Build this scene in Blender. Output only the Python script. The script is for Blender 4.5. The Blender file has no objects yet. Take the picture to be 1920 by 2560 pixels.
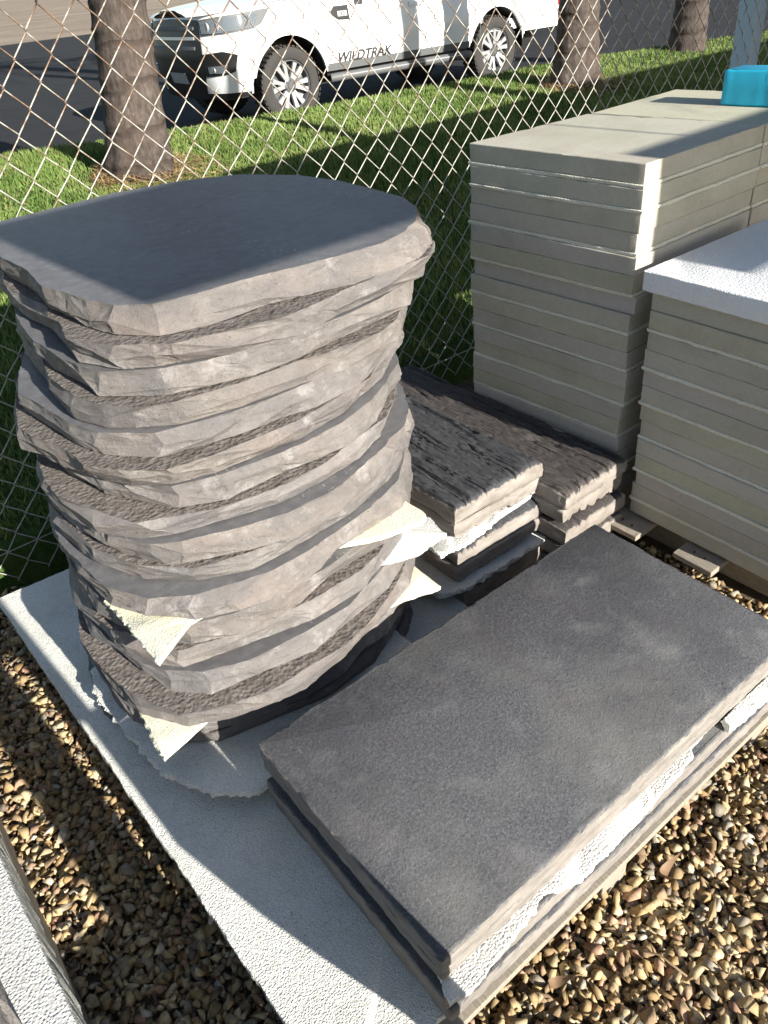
import bpy, bmesh, math, random
import numpy as np
from mathutils import Matrix, Vector

# ------------------------------------------------------------------ camera, light, exposure
sc = bpy.context.scene
rng = np.random.default_rng(7)
random.seed(7)
PI = math.pi

cam_data = bpy.data.cameras.new('camera')
cam = bpy.data.objects.new('camera', cam_data)
sc.collection.objects.link(cam)
cam_data.sensor_fit = 'VERTICAL'
cam_data.sensor_height = 36.0
cam_data.lens = 27.067
cam_data.clip_start = 0.02
cam_data.clip_end = 1500
R3 = Matrix(((0.6267, -0.4123, 0.6612), (0.7748, 0.4196, -0.4728), (-0.0825, 0.8087, 0.5825)))
cam.matrix_world = Matrix.Translation((1.0936, -0.3747, 1.6752)) @ R3.to_4x4()
sc.camera = cam

SUN_R, SUN_T = 0.07, 0.39                 # towards the sun: (1, SUN_R, SUN_T)
to_sun = Vector((1.0, SUN_R, SUN_T)).normalized()
sun_elev = math.asin(to_sun.z)
sun_az = math.atan2(to_sun.y, to_sun.x)

world = bpy.data.worlds.new('World')
sc.world = world
world.use_nodes = True
wn = world.node_tree
bg = next(n for n in wn.nodes if n.type == 'BACKGROUND')
sky = wn.nodes.new('ShaderNodeTexSky')
sky.sky_type = 'NISHITA'
sky.sun_disc = False
sky.sun_elevation = sun_elev
sky.sun_rotation = PI / 2 - sun_az
sky.air_density = 1.0
sky.dust_density = 0.6
sky.ozone_density = 1.0
wn.links.new(sky.outputs[0], bg.inputs[0])
bg.inputs[1].default_value = 0.06

sl = bpy.data.lights.new('sun', 'SUN')
sl.energy = 5.0
sl.angle = math.radians(0.53)
sl.color = (1.0, 0.945, 0.85)
sun = bpy.data.objects.new('sun', sl)
sc.collection.objects.link(sun)
sun.rotation_euler = to_sun.to_track_quat('Z', 'Y').to_euler()

sc.view_settings.view_transform = 'Standard'
sc.view_settings.look = 'None'
sc.view_settings.gamma = 1.0
sc.view_settings.use_curve_mapping = False
sc.view_settings.exposure = 1.25

# ------------------------------------------------------------------ helpers
COL = sc.collection


def hash3(ix, iy, iz, seed):
    with np.errstate(over='ignore'):
        h = (ix.astype(np.uint32) * np.uint32(374761393) + iy.astype(np.uint32) * np.uint32(668265263)
             + iz.astype(np.uint32) * np.uint32(2246822519) + np.uint32((seed * 3266489917) & 0xffffffff))
        h = (h ^ (h >> np.uint32(13))) * np.uint32(1274126177)
        h = h ^ (h >> np.uint32(16))
    return h.astype(np.float64) / 4294967295.0


def vnoise(x, y, z=0.0, seed=0):
    x, y, z = np.broadcast_arrays(np.asarray(x, float), np.asarray(y, float), np.asarray(z, float))
    ix, iy, iz = [np.floor(a).astype(np.int64) for a in (x, y, z)]
    fx, fy, fz = x - ix, y - iy, z - iz
    fx, fy, fz = [f * f * f * (f * (f * 6 - 15) + 10) for f in (fx, fy, fz)]
    out = 0
    for dx in (0, 1):
        for dy in (0, 1):
            for dz in (0, 1):
                w = (fx if dx else 1 - fx) * (fy if dy else 1 - fy) * (fz if dz else 1 - fz)
                out = out + w * hash3(ix + dx, iy + dy, iz + dz, seed)
    return out * 2 - 1


def fbm(x, y, z=0.0, seed=0, octaves=4):
    a, s, o = 1.0, 1.0, 0
    for i in range(octaves):
        o = o + a * vnoise(np.asarray(x) * s, np.asarray(y) * s, np.asarray(z) * s, seed + i * 17)
        a *= 0.5
        s *= 2.03
    return o


class MB:
    """collects faces for one mesh object"""
    def __init__(self):
        self.v, self.f, self.mi, self.n = [], [], [], 0

    def add(self, verts, faces, mi=0):
        verts = np.asarray(verts, float).reshape(-1, 3)
        b = self.n
        self.v.append(verts)
        self.n += len(verts)
        for f in faces:
            self.f.append(tuple(int(i) + b for i in f))
            self.mi.append(mi)

    def box(self, x0, x1, y0, y1, z0, z1, mi=0):
        v = [(x, y, z) for z in (z0, z1) for y in (y0, y1) for x in (x0, x1)]
        self.add(v, [(0, 2, 3, 1), (4, 5, 7, 6), (0, 1, 5, 4), (2, 6, 7, 3), (0, 4, 6, 2), (1, 3, 7, 5)], mi)

    def tube(self, pts, r, k=6, mi=0, caps=True):
        pts = np.asarray(pts, float)
        n = len(pts)
        rr = np.broadcast_to(np.asarray(r, float), (n,))
        t = np.gradient(pts, axis=0)
        t /= np.linalg.norm(t, axis=1)[:, None] + 1e-12
        ref = np.array([0, 0, 1.0]) if abs(t[0][2]) < 0.9 else np.array([1.0, 0, 0])
        vs = []
        for i in range(n):
            a = np.cross(t[i], ref)
            a /= np.linalg.norm(a) + 1e-12
            b = np.cross(t[i], a)
            for j in range(k):
                q = 2 * PI * j / k
                vs.append(pts[i] + rr[i] * (math.cos(q) * a + math.sin(q) * b))
        fs = []
        for i in range(n - 1):
            for j in range(k):
                fs.append((i * k + j, i * k + (j + 1) % k, (i + 1) * k + (j + 1) % k, (i + 1) * k + j))
        if caps:
            fs.append(tuple(range(k))[::-1])
            fs.append(tuple((n - 1) * k + j for j in range(k)))
        self.add(vs, fs, mi)

    def grid(self, P, mi=0, flip=False):
        """P: (a, b, 3) array of points"""
        a, b = P.shape[:2]
        fs = []
        for i in range(a - 1):
            for j in range(b - 1):
                q = (i * b + j, i * b + j + 1, (i + 1) * b + j + 1, (i + 1) * b + j)
                fs.append(q[::-1] if flip else q)
        self.add(P.reshape(-1, 3), fs, mi)

    def mesh(self, name, mats, smooth=False, angle=None, origin=None):
        V = np.concatenate(self.v) if self.v else np.zeros((0, 3))
        if origin is None:
            lo, hi = V.min(0), V.max(0)
            origin = np.array([(lo[0] + hi[0]) / 2, (lo[1] + hi[1]) / 2, lo[2]])
        origin = np.asarray(origin, float)
        me = bpy.data.meshes.new(name)
        me.from_pydata((V - origin).tolist(), [], self.f)
        for m in mats:
            me.materials.append(m)
        me.polygons.foreach_set('material_index', self.mi)
        if smooth or angle:
            me.polygons.foreach_set('use_smooth', [True] * len(self.f))
        if angle:
            me.set_sharp_from_angle(angle=math.radians(angle))
        me.update()
        return me, origin

    def build(self, name, mats, parent=None, smooth=False, angle=None, origin=None):
        if not isinstance(mats, (list, tuple)):
            mats = [mats]
        me, o = self.mesh(name, mats, smooth, angle, origin)
        return link(name, me, o, parent)


def link(name, me, loc=(0, 0, 0), parent=None):
    ob = bpy.data.objects.new(name, me)
    COL.objects.link(ob)
    if parent is not None:
        ob.parent = parent
        pw = world_loc(parent)
        ob.location = Vector(loc) - pw if not parent.get('_local') else Vector(loc)
    else:
        ob.location = loc
    return ob


def world_loc(o):
    p = Vector((0, 0, 0))
    while o is not None:
        p = p + o.location
        o = o.parent
    return p


def tag(o, label=None, cat=None, group=None, kind=None):
    if label:
        o['label'] = label
    if cat:
        o['category'] = cat
    if group:
        o['group'] = group
    if kind:
        o['kind'] = kind
    return o


def empty(name, loc, rz=0.0, label=None, cat=None, group=None, parent=None):
    o = bpy.data.objects.new(name, None)
    COL.objects.link(o)
    o.location = loc
    o.rotation_euler = (0, 0, rz)
    o.empty_display_size = 0.1
    if parent:
        o.parent = parent
    return tag(o, label, cat, group)


def fast_mesh(name, V, F, mat, colors=None):
    """V (n,3), F (m,k) arrays; colors per face (m,3)"""
    me = bpy.data.meshes.new(name)
    k = F.shape[1]
    me.vertices.add(len(V))
    me.vertices.foreach_set('co', V.astype(np.float32).ravel())
    me.loops.add(F.size)
    me.loops.foreach_set('vertex_index', F.astype(np.int32).ravel())
    me.polygons.add(len(F))
    me.polygons.foreach_set('loop_start', np.arange(0, F.size, k, dtype=np.int32))
    me.update(calc_edges=True)
    if colors is not None:
        at = me.attributes.new('tint', 'FLOAT_COLOR', 'FACE')
        c = np.ones((len(F), 4), np.float32)
        c[:, :3] = colors
        at.data.foreach_set('color', c.ravel())
    me.materials.append(mat)
    me.validate()
    return me


# ------------------------------------------------------------------ materials
class N:
    def __init__(self, name):
        self.m = bpy.data.materials.new(name)
        self.m.use_nodes = True
        self.t = self.m.node_tree
        self.p = next(n for n in self.t.nodes if n.type == 'BSDF_PRINCIPLED')
        self._co = None

    def node(self, typ, **kw):
        n = self.t.nodes.new(typ)
        for k, v in kw.items():
            setattr(n, k, v)
        return n

    def put(self, sock, v):
        if isinstance(v, bpy.types.NodeSocket):
            self.t.links.new(v, sock)
        elif v is not None:
            if hasattr(sock, 'default_value') and isinstance(v, (tuple, list)) and len(v) == 3 and sock.type == 'RGBA':
                v = (*v, 1)
            sock.default_value = v

    def co(self):
        """object coordinates shifted by the object's random number"""
        if self._co is None:
            tc = self.node('ShaderNodeTexCoord')
            oi = self.node('ShaderNodeObjectInfo')
            mul = self.math('MULTIPLY', oi.outputs['Random'], 37.0)
            va = self.node('ShaderNodeVectorMath', operation='ADD')
            self.put(va.inputs[0], tc.outputs['Object'])
            self.put(va.inputs[1], mul)
            self._co = va.outputs[0]
        return self._co

    def scaled(self, s):
        mp = self.node('ShaderNodeMapping')
        self.put(mp.inputs['Vector'], self.co())
        mp.inputs['Scale'].default_value = s
        return mp.outputs[0]

    def rand(self):
        return self.node('ShaderNodeObjectInfo').outputs['Random']

    def math(self, op, a, b=None, clamp=False):
        n = self.node('ShaderNodeMath', operation=op, use_clamp=clamp)
        self.put(n.inputs[0], a)
        if b is not None:
            self.put(n.inputs[1], b)
        return n.outputs[0]

    def noise(self, scale, detail=4, rough=0.55, vec=None, dist=0.0):
        n = self.node('ShaderNodeTexNoise')
        self.put(n.inputs['Vector'], vec if vec is not None else self.co())
        n.inputs['Scale'].default_value = scale
        n.inputs['Detail'].default_value = detail
        n.inputs['Roughness'].default_value = rough
        n.inputs['Distortion'].default_value = dist
        return n.outputs['Fac']

    def voronoi(self, scale, vec=None, feature='F1', out='Distance', rnd=1.0):
        n = self.node('ShaderNodeTexVoronoi', feature=feature)
        self.put(n.inputs['Vector'], vec if vec is not None else self.co())
        n.inputs['Scale'].default_value = scale
        n.inputs['Randomness'].default_value = rnd
        return n.outputs[out]

    def ramp(self, fac, stops, interp='LINEAR'):
        n = self.node('ShaderNodeValToRGB')
        n.color_ramp.interpolation = interp
        el = n.color_ramp.elements
        while len(el) < len(stops):
            el.new(0.5)
        for e, (p, c) in zip(el, stops):
            e.position = p
            e.color = (*c, 1) if isinstance(c, (tuple, list)) else (c, c, c, 1)
        self.put(n.inputs['Fac'], fac)
        return n.outputs['Color']

    def mix(self, fac, a, b, blend='MIX'):
        n = self.node('ShaderNodeMix', data_type='RGBA', blend_type=blend)
        self.put(n.inputs['Factor'], fac)
        self.put(n.inputs['A'], a)
        self.put(n.inputs['B'], b)
        return n.outputs['Result']

    def bump(self, height, strength=0.5, dist=0.01, prev=None):
        n = self.node('ShaderNodeBump')
        n.inputs['Strength'].default_value = strength
        n.inputs['Distance'].default_value = dist
        self.put(n.inputs['Height'], height)
        if prev is not None:
            self.put(n.inputs['Normal'], prev)
        return n.outputs['Normal']

    def done(self, color=None, rough=None, normal=None, metal=None, spec=None):
        self.put(self.p.inputs['Base Color'], color)
        self.put(self.p.inputs['Roughness'], rough)
        if normal is not None:
            self.put(self.p.inputs['Normal'], normal)
        if metal is not None:
            self.p.inputs['Metallic'].default_value = metal
        if spec is not None:
            self.p.inputs['Specular IOR Level'].default_value = spec
        return self.m


def plain(name, c, rough=0.5, metal=0.0, spec=0.5, noise=0.12, scale=20.0, bump=0.0):
    n = N(name)
    f = n.noise(scale, 4)
    a = tuple(x * (1 - noise) for x in c)
    b = tuple(min(1, x * (1 + noise)) for x in c)
    nm = n.bump(n.noise(scale * 6, 3), 0.4, bump) if bump else None
    return n.done(n.mix(f, a, b), rough, nm, metal, spec)


M = {}


def mk_stone_side():
    n = N('chiselled_stone')
    big = n.noise(5, 3, 0.5)
    mid = n.noise(26, 5, 0.6)
    c = n.ramp(mid, [(0.25, (0.100, 0.089, 0.082)), (0.5, (0.180, 0.165, 0.154)), (0.78, (0.31, 0.29, 0.275))])
    c = n.mix(0.55, c, n.ramp(n.rand(), [(0.0, (0.255, 0.245, 0.244)), (0.3, (0.155, 0.140, 0.128)), (0.6, (0.235, 0.208, 0.188)), (0.8, (0.170, 0.160, 0.157)), (1.0, (0.22, 0.205, 0.197))]))
    c = n.mix(n.ramp(big, [(0.45, 0.0), (0.72, 0.55)]), c, (0.205, 0.165, 0.150))
    c = n.mix(n.ramp(n.noise(3.7, 2, 0.5, n.scaled((1, 1.2, 3))), [(0.42, 0.0), (0.62, 0.65)]), c, (0.125, 0.120, 0.122))
    eff = n.ramp(n.noise(9, 6, 0.75), [(0.55, 0.0), (0.70, 0.8)])
    c = n.mix(eff, c, (0.34, 0.32, 0.315))
    pits = n.ramp(n.noise(170, 2, 0.5), [(0.27, 1.0), (0.36, 0.0)])
    c = n.mix(n.math('MULTIPLY', pits, 0.55), c, (0.05, 0.045, 0.042))
    nb = n.bump(n.noise(260, 5, 0.8), 0.9, 0.0028)
    nb = n.bump(n.noise(70, 6, 0.7, n.scaled((1, 1, 1.6)), 0.8), 0.8, 0.0045, nb)
    r = n.ramp(n.noise(14, 3), [(0.35, 0.5), (0.65, 0.8)])
    return n.done(c, r, nb, spec=0.42)


def mk_stone_top():
    n = N('brushed_stone_top')
    st = n.noise(30, 5, 0.6, n.scaled((1.2, 0.9, 1)))
    brush = n.noise(26, 4, 0.65, n.scaled((2.0, 17.0, 1)))
    big = n.noise(3.2, 4, 0.55)
    c = n.ramp(st, [(0.25, (0.098, 0.096, 0.102)), (0.5, (0.135, 0.133, 0.138)), (0.75, (0.185, 0.182, 0.186))])
    c = n.mix(n.ramp(brush, [(0.4, 0.0), (0.75, 0.4)]), c, (0.085, 0.085, 0.092))
    c = n.mix(n.ramp(big, [(0.5, 0.0), (0.75, 0.5)]), c, (0.20, 0.20, 0.205))
    zone = n.ramp(n.noise(3.0, 2), [(0.52, 0.0), (0.60, 1.0)])
    sp = n.ramp(n.noise(75, 2, 0.5, n.scaled((1.0, 2.4, 1))), [(0.665, 0.0), (0.69, 1.0)])
    c = n.mix(n.math('MULTIPLY', n.math('MULTIPLY', zone, sp), 0.8), c, (0.5, 0.5, 0.5))
    nb = n.bump(brush, 0.28, 0.0018)
    nb = n.bump(n.noise(120, 3), 0.25, 0.001, nb)
    return n.done(c, 0.5, nb, spec=0.4)


def mk_stone_back():
    n = N('rough_cast_back')
    a = n.noise(34, 5, 0.7)
    c = n.ramp(a, [(0.3, (0.105, 0.092, 0.083)), (0.55, (0.165, 0.146, 0.133)), (0.75, (0.24, 0.218, 0.20))])
    pits = n.ramp(n.voronoi(58, None), [(0.05, 1.0), (0.22, 0.0)])
    c = n.mix(n.math('MULTIPLY', pits, 0.45), c, (0.035, 0.03, 0.026))
    nb = n.bump(a, 1.0, 0.009)
    nb = n.bump(n.voronoi(85), 0.8, 0.004, nb)
    return n.done(c, 0.9, nb, spec=0.2)


def mk_charcoal():
    n = N('charcoal_concrete')
    fine = n.noise(150, 5, 0.75)
    big = n.noise(3.4, 4, 0.55)
    b2 = n.noise(5.1, 3, 0.5, n.scaled((1, 1.7, 1)))
    c = n.ramp(fine, [(0.3, (0.052, 0.054, 0.062)), (0.5, (0.102, 0.105, 0.116)), (0.72, (0.172, 0.175, 0.184))])
    c = n.mix(n.ramp(big, [(0.46, 0.0), (0.68, 0.75)]), c, (0.165, 0.163, 0.155))
    c = n.mix(n.ramp(b2, [(0.52, 0.0), (0.76, 0.45)]), c, (0.100, 0.082, 0.086))
    c = n.mix(n.ramp(n.noise(2.8, 4, 0.55), [(0.50, 0.0), (0.70, 0.7)]), c, (0.060, 0.062, 0.072))
    blot = n.ramp(n.noise(4.5, 4, 0.65, n.scaled((1.6, 1, 1))), [(0.64, 0.0), (0.76, 0.6)])
    c = n.mix(blot, c, (0.25, 0.25, 0.255))
    scr = n.ramp(n.noise(30, 3, 0.5, n.scaled((0.5, 7, 1)), 1.5), [(0.70, 0.0), (0.72, 1.0)])
    c = n.mix(n.math('MULTIPLY', scr, 0.3), c, (0.30, 0.30, 0.30))
    c = n.mix(n.ramp(n.noise(7, 5, 0.65), [(0.52, 0.0), (0.72, 0.5)]), c, (0.20, 0.20, 0.205))
    nb = n.bump(n.noise(190, 4, 0.8), 1.0, 0.0034)
    nb = n.bump(n.noise(60, 6, 0.75), 0.75, 0.0055, nb)
    # raw concrete on the edges, pigment fading over the arris
    geo = n.node('ShaderNodeNewGeometry')
    sx = n.node('ShaderNodeSeparateXYZ')
    vt = n.node('ShaderNodeVectorTransform', vector_type='NORMAL', convert_from='WORLD', convert_to='OBJECT')
    n.put(vt.inputs[0], geo.outputs['True Normal'])
    n.put(sx.inputs[0], vt.outputs[0])
    up = n.math('ADD', sx.outputs['Z'], n.math('MULTIPLY', n.math('SUBTRACT', n.noise(55, 5, 0.7), 0.5), 0.9))
    raw = n.ramp(n.noise(16, 5, 0.6, n.scaled((1, 1, 3))), [(0.3, (0.20, 0.182, 0.165)), (0.7, (0.335, 0.31, 0.285))])
    c = n.mix(n.ramp(up, [(0.30, 0.0), (0.62, 1.0)]), raw, c)
    return n.done(c, 0.86, nb, spec=0.25)


def mk_cream():
    n = N('cream_concrete')
    fine = n.noise(60, 5, 0.7)
    big = n.noise(2.6, 4, 0.6, n.scaled((1, 1, 2)))
    c = n.ramp(fine, [(0.25, (0.40, 0.37, 0.292)), (0.55, (0.50, 0.468, 0.38)), (0.8, (0.58, 0.55, 0.46))])
    r = n.rand()
    tone = n.ramp(r, [(0.0, (0.42, 0.42, 0.295)), (0.25, (0.51, 0.465, 0.36)), (0.5, (0.45, 0.415, 0.425)),
                      (0.75, (0.52, 0.49, 0.39)), (1.0, (0.41, 0.40, 0.345))])
    c = n.mix(0.55, c, tone)
    c = n.mix(n.ramp(big, [(0.48, 0.0), (0.74, 0.5)]), c, (0.30, 0.295, 0.21))
    c = n.mix(n.ramp(n.noise(4.5, 4, 0.6), [(0.54, 0.0), (0.74, 0.5)]), c, (0.36, 0.29, 0.25))
    c = n.mix(n.ramp(n.noise(9, 6, 0.7, n.scaled((1, 1, 2.5))), [(0.56, 0.0), (0.72, 0.45)]), c, (0.52, 0.50, 0.43))
    pores = n.ramp(n.voronoi(36, None), [(0.035, 1.0), (0.075, 0.0)])
    keep = n.ramp(n.noise(13, 2), [(0.5, 0.0), (0.6, 1.0)])
    pores = n.math('MULTIPLY', pores, keep)
    c = n.mix(n.math('MULTIPLY', pores, 0.85), c, (0.07, 0.065, 0.055))
    sp = n.ramp(n.noise(330, 2), [(0.34, 1.0), (0.42, 0.0)])
    c = n.mix(n.math('MULTIPLY', sp, 0.3), c, (0.2, 0.19, 0.15))
    nb = n.bump(n.noise(260, 3, 0.6), 0.35, 0.0012)
    nb = n.bump(n.math('SUBTRACT', n.noise(30, 4, 0.6), n.math('MULTIPLY', pores, 1.5)), 0.3, 0.002, nb)
    return n.done(c, 0.82, nb, spec=0.3)


def mk_foam(name, base, yellow, dirt, bead=250.0, depth=0.0022):
    n = N(name)
    v = n.voronoi(bead, None, 'F1', 'Distance', 0.85)
    c = n.mix(n.ramp(n.noise(7, 4, 0.6), [(0.4, 0.0), (0.7, 1.0)]), base, yellow)
    edge = n.ramp(v, [(0.42, 0.0), (0.75, 0.55)])
    c = n.mix(edge, c, tuple(x * 0.62 for x in base))
    specks = n.ramp(n.noise(150, 3, 0.7), [(0.29, 1.0), (0.36, 0.0)])
    zone = n.ramp(n.noise(4.2, 3), [(0.42, 0.15), (0.62, 1.0)])
    c = n.mix(n.math('MULTIPLY', n.math('MULTIPLY', specks, zone), dirt), c, (0.09, 0.085, 0.07))
    grit = n.ramp(n.voronoi(75), [(0.10, 1.0), (0.16, 0.0)])
    gz_ = n.ramp(n.noise(6, 4, 0.6), [(0.48, 0.0), (0.62, 1.0)])
    c = n.mix(n.math('MULTIPLY', n.math('MULTIPLY', grit, gz_), dirt), c, (0.07, 0.065, 0.055))
    c = n.mix(n.math('MULTIPLY', n.ramp(n.noise(11, 5, 0.7), [(0.5, 0.0), (0.8, 1.0)]), dirt * 0.5), c, (0.36, 0.35, 0.30))
    h = n.math('POWER', n.math('SUBTRACT', 1.0, v, True), 1.5)
    nb = n.bump(h, 0.85, depth)
    nb = n.bump(n.noise(30, 3), 0.4, 0.004, nb)
    return n.done(c, 0.6, nb, spec=0.35)


def mk_wood():
    n = N('weathered_timber')
    g = n.noise(26, 5, 0.65, n.scaled((1.2, 16, 16)))
    c = n.ramp(g, [(0.3, (0.18, 0.155, 0.125)), (0.55, (0.31, 0.275, 0.225)), (0.75, (0.42, 0.38, 0.32))])
    c = n.mix(n.ramp(n.noise(6, 4), [(0.5, 0.0), (0.75, 0.5)]), c, (0.20, 0.19, 0.175))
    nb = n.bump(g, 0.6, 0.002)
    return n.done(c, 0.85, nb, spec=0.2)


def mk_sleeper(name, top_a, top_b):
    n = N(name)
    g = n.noise(22, 6, 0.7, n.scaled((1.1, 9, 9)), 0.6)
    top = n.ramp(g, [(0.3, tuple(x * 0.55 for x in top_a)), (0.52, top_a), (0.78, top_b)])
    raw = n.ramp(n.noise(14, 5, 0.6, n.scaled((1, 1, 2.5))), [(0.3, (0.168, 0.148, 0.130)), (0.7, (0.30, 0.275, 0.25))])
    raw = n.mix(n.ramp(n.noise(5, 3), [(0.5, 0.0), (0.7, 0.5)]), raw, (0.20, 0.168, 0.150))
    pores = n.ramp(n.voronoi(60), [(0.05, 1.0), (0.11, 0.0)])
    raw = n.mix(n.math('MULTIPLY', pores, 0.4), raw, (0.07, 0.06, 0.05))
    tc = n.node('ShaderNodeAttribute', attribute_name='pigment')
    f = n.math('ADD', tc.outputs['Fac'], n.math('MULTIPLY', n.math('SUBTRACT', n.noise(40, 5, 0.7), 0.5), 0.9))
    c = n.mix(n.ramp(f, [(0.38, 0.0), (0.62, 1.0)]), raw, top)
    nb = n.bump(g, 0.6, 0.003)
    nb = n.bump(n.noise(120, 4, 0.7), 0.5, 0.0015, nb)
    return n.done(c, 0.78, nb, spec=0.3)


def mk_attr(name, rough=0.8, bump_scale=90, bump=0.0015, var=0.35, spec=0.3):
    n = N(name)
    a = n.node('ShaderNodeAttribute', attribute_name='tint')
    f = n.ramp(n.noise(bump_scale * 0.6, 4, 0.6), [(0.25, 1 - var), (0.75, 1 + var)])
    c = n.mix(1.0, a.outputs['Color'], f, 'MULTIPLY')
    nb = n.bump(n.noise(bump_scale, 4, 0.7), 0.7, bump) if bump else None
    return n.done(c, rough, nb, spec=spec)


def mk_ground(name, stops, scale, bump, rough=0.95, detail=6):
    n = N(name)
    f = n.noise(scale, detail, 0.65)
    c = n.ramp(f, stops)
    g = n.ramp(n.noise(scale * 0.04, 4), [(0.35, 0.8), (0.7, 1.2)])
    c = n.mix(1.0, c, g, 'MULTIPLY')
    nb = n.bump(n.noise(scale * 1.7, 5, 0.7), 0.7, bump)
    return n.done(c, rough, nb, spec=0.25)


def mk_bark():
    n = N('palm_bark')
    rings = n.node('ShaderNodeTexWave', wave_type='BANDS', bands_direction='Z')
    n.put(rings.inputs['Vector'], n.co())
    rings.inputs['Scale'].default_value = 1.15
    rings.inputs['Distortion'].default_value = 5.0
    rings.inputs['Detail'].default_value = 4
    rings.inputs['Detail Scale'].default_value = 1.6
    ring = n.ramp(rings.outputs['Fac'], [(0.0, 1.0), (0.1, 0.0)])
    st = n.noise(10, 5, 0.65, n.scaled((3, 3, 1.1)))
    c = n.ramp(st, [(0.3, (0.045, 0.035, 0.030)), (0.55, (0.085, 0.069, 0.060)), (0.78, (0.135, 0.115, 0.102))])
    c = n.mix(n.ramp(n.noise(3.0, 4), [(0.5, 0.0), (0.7, 0.6)]), c, (0.082, 0.060, 0.048))
    c = n.mix(n.math('MULTIPLY', ring, 0.7), c, (0.05, 0.038, 0.032))
    c = n.mix(n.ramp(n.noise(7, 5, 0.7), [(0.6, 0.0), (0.72, 0.55)]), c, (0.20, 0.175, 0.155))
    nb = n.bump(st, 0.8, 0.012)
    nb = n.bump(n.math('SUBTRACT', 1.0, ring), 0.6, 0.012, nb)
    return n.done(c, 0.9, nb, spec=0.15)


def mk_wire():
    n = N('fence_wire')
    a = n.node('ShaderNodeAttribute', attribute_name='rust')
    tc = n.node('ShaderNodeNewGeometry')
    f = n.math('ADD', a.outputs['Fac'], n.math('MULTIPLY', n.math('SUBTRACT', n.noise(16, 5, 0.7, tc.outputs['Position']), 0.5), 1.5))
    k = n.ramp(f, [(0.42, 0.0), (0.62, 1.0)])
    zinc = n.ramp(n.noise(60, 3, 0.6, tc.outputs['Position']), [(0.3, (0.34, 0.325, 0.285)), (0.7, (0.52, 0.505, 0.455))])
    rust = n.ramp(n.noise(90, 4, 0.6, tc.outputs['Position']), [(0.3, (0.105, 0.056, 0.030)), (0.7, (0.23, 0.145, 0.090))])
    c = n.mix(k, zinc, rust)
    m = n.math('MULTIPLY', n.math('SUBTRACT', 1.0, k), 0.25)
    n.put(n.p.inputs['Metallic'], m)
    return n.done(c, 0.55, None, spec=0.5)


M['stone'] = mk_stone_side()
M['stone_top'] = mk_stone_top()
M['stone_back'] = mk_stone_back()
M['charcoal'] = mk_charcoal()
M['cream'] = mk_cream()
M['foam'] = mk_foam('white_bead_foam', (0.80, 0.80, 0.755), (0.72, 0.715, 0.62), 0.8)
M['foam_yellow'] = mk_foam('yellowed_bead_foam', (0.84, 0.82, 0.68), (0.80, 0.76, 0.53), 0.15)
M['foam_clean'] = mk_foam('clean_bead_foam', (0.68, 0.68, 0.66), (0.64, 0.64, 0.60), 0.25, 190.0, 0.0024)
M['foam_strip'] = mk_foam('spacer_foam', (0.78, 0.75, 0.64), (0.72, 0.69, 0.56), 0.25)
M['wood'] = mk_wood()
M['sleeper_grey'] = mk_sleeper('grey_sleeper_concrete', (0.048, 0.049, 0.054), (0.115, 0.116, 0.122))
M['sleeper_brown'] = mk_sleeper('brown_sleeper_concrete', (0.060, 0.052, 0.051), (0.130, 0.117, 0.113))
n_ = N('white_textured_concrete')
M['white_paver'] = n_.done(n_.mix(n_.noise(70, 4), (0.74, 0.75, 0.76), (0.82, 0.83, 0.83)), 0.75, n_.bump(n_.noise(150, 3, 0.6), 0.9, 0.004), spec=0.3)
M['blue'] = plain('turquoise_painted_block', (0.018, 0.40, 0.60), 0.6, noise=0.12, scale=60, bump=0.003)
M['gravel'] = mk_attr('gravel_stone', 0.92, 90, 0.002, 0.35, 0.2)
M['grass'] = mk_attr('grass_blade', 0.65, 5, 0.0, 0.15, 0.25)
M['straw'] = mk_attr('dry_straw', 0.85, 5, 0.0, 0.1, 0.2)
M['gravel_bed'] = mk_ground('gravel_bed', [(0.3, (0.07, 0.055, 0.036)), (0.6, (0.16, 0.125, 0.08)), (0.8, (0.28, 0.22, 0.145))], 38, 0.02)
M['turf'] = mk_ground('turf', [(0.3, (0.030, 0.060, 0.012)), (0.6, (0.058, 0.108, 0.022)), (0.8, (0.105, 0.14, 0.04))], 40, 0.02)
M['asphalt'] = mk_ground('asphalt', [(0.3, (0.016, 0.017, 0.019)), (0.6, (0.026, 0.027, 0.030)), (0.8, (0.048, 0.049, 0.052))], 70, 0.006)
M['dirt'] = mk_ground('bare_earth', [(0.3, (0.22, 0.175, 0.13)), (0.6, (0.31, 0.25, 0.19)), (0.8, (0.40, 0.34, 0.27))], 6, 0.03)
M['bark'] = mk_bark()
M['frond'] = plain('palm_frond', (0.055, 0.10, 0.03), 0.5)
M['wire'] = mk_wire()
M['galv'] = plain('galvanised_pipe', (0.36, 0.42, 0.46), 0.45, 0.35, noise=0.15, scale=14)
M['pale_blue'] = plain('pale_blue_paint', (0.48, 0.60, 0.70), 0.6, noise=0.05)
M['leaf'] = plain('dry_leaf_tan', (0.20, 0.125, 0.07), 0.7, noise=0.3, scale=30)
M['twig'] = plain('dry_twig', (0.20, 0.135, 0.075), 0.8, noise=0.3, scale=30)
M['sprout'] = plain('green_sprout', (0.06, 0.15, 0.03), 0.5)
M['marker'] = plain('black_marker', (0.02, 0.02, 0.022), 0.6)
M['board'] = plain('painted_board', (0.5, 0.5, 0.48), 0.6)

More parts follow.
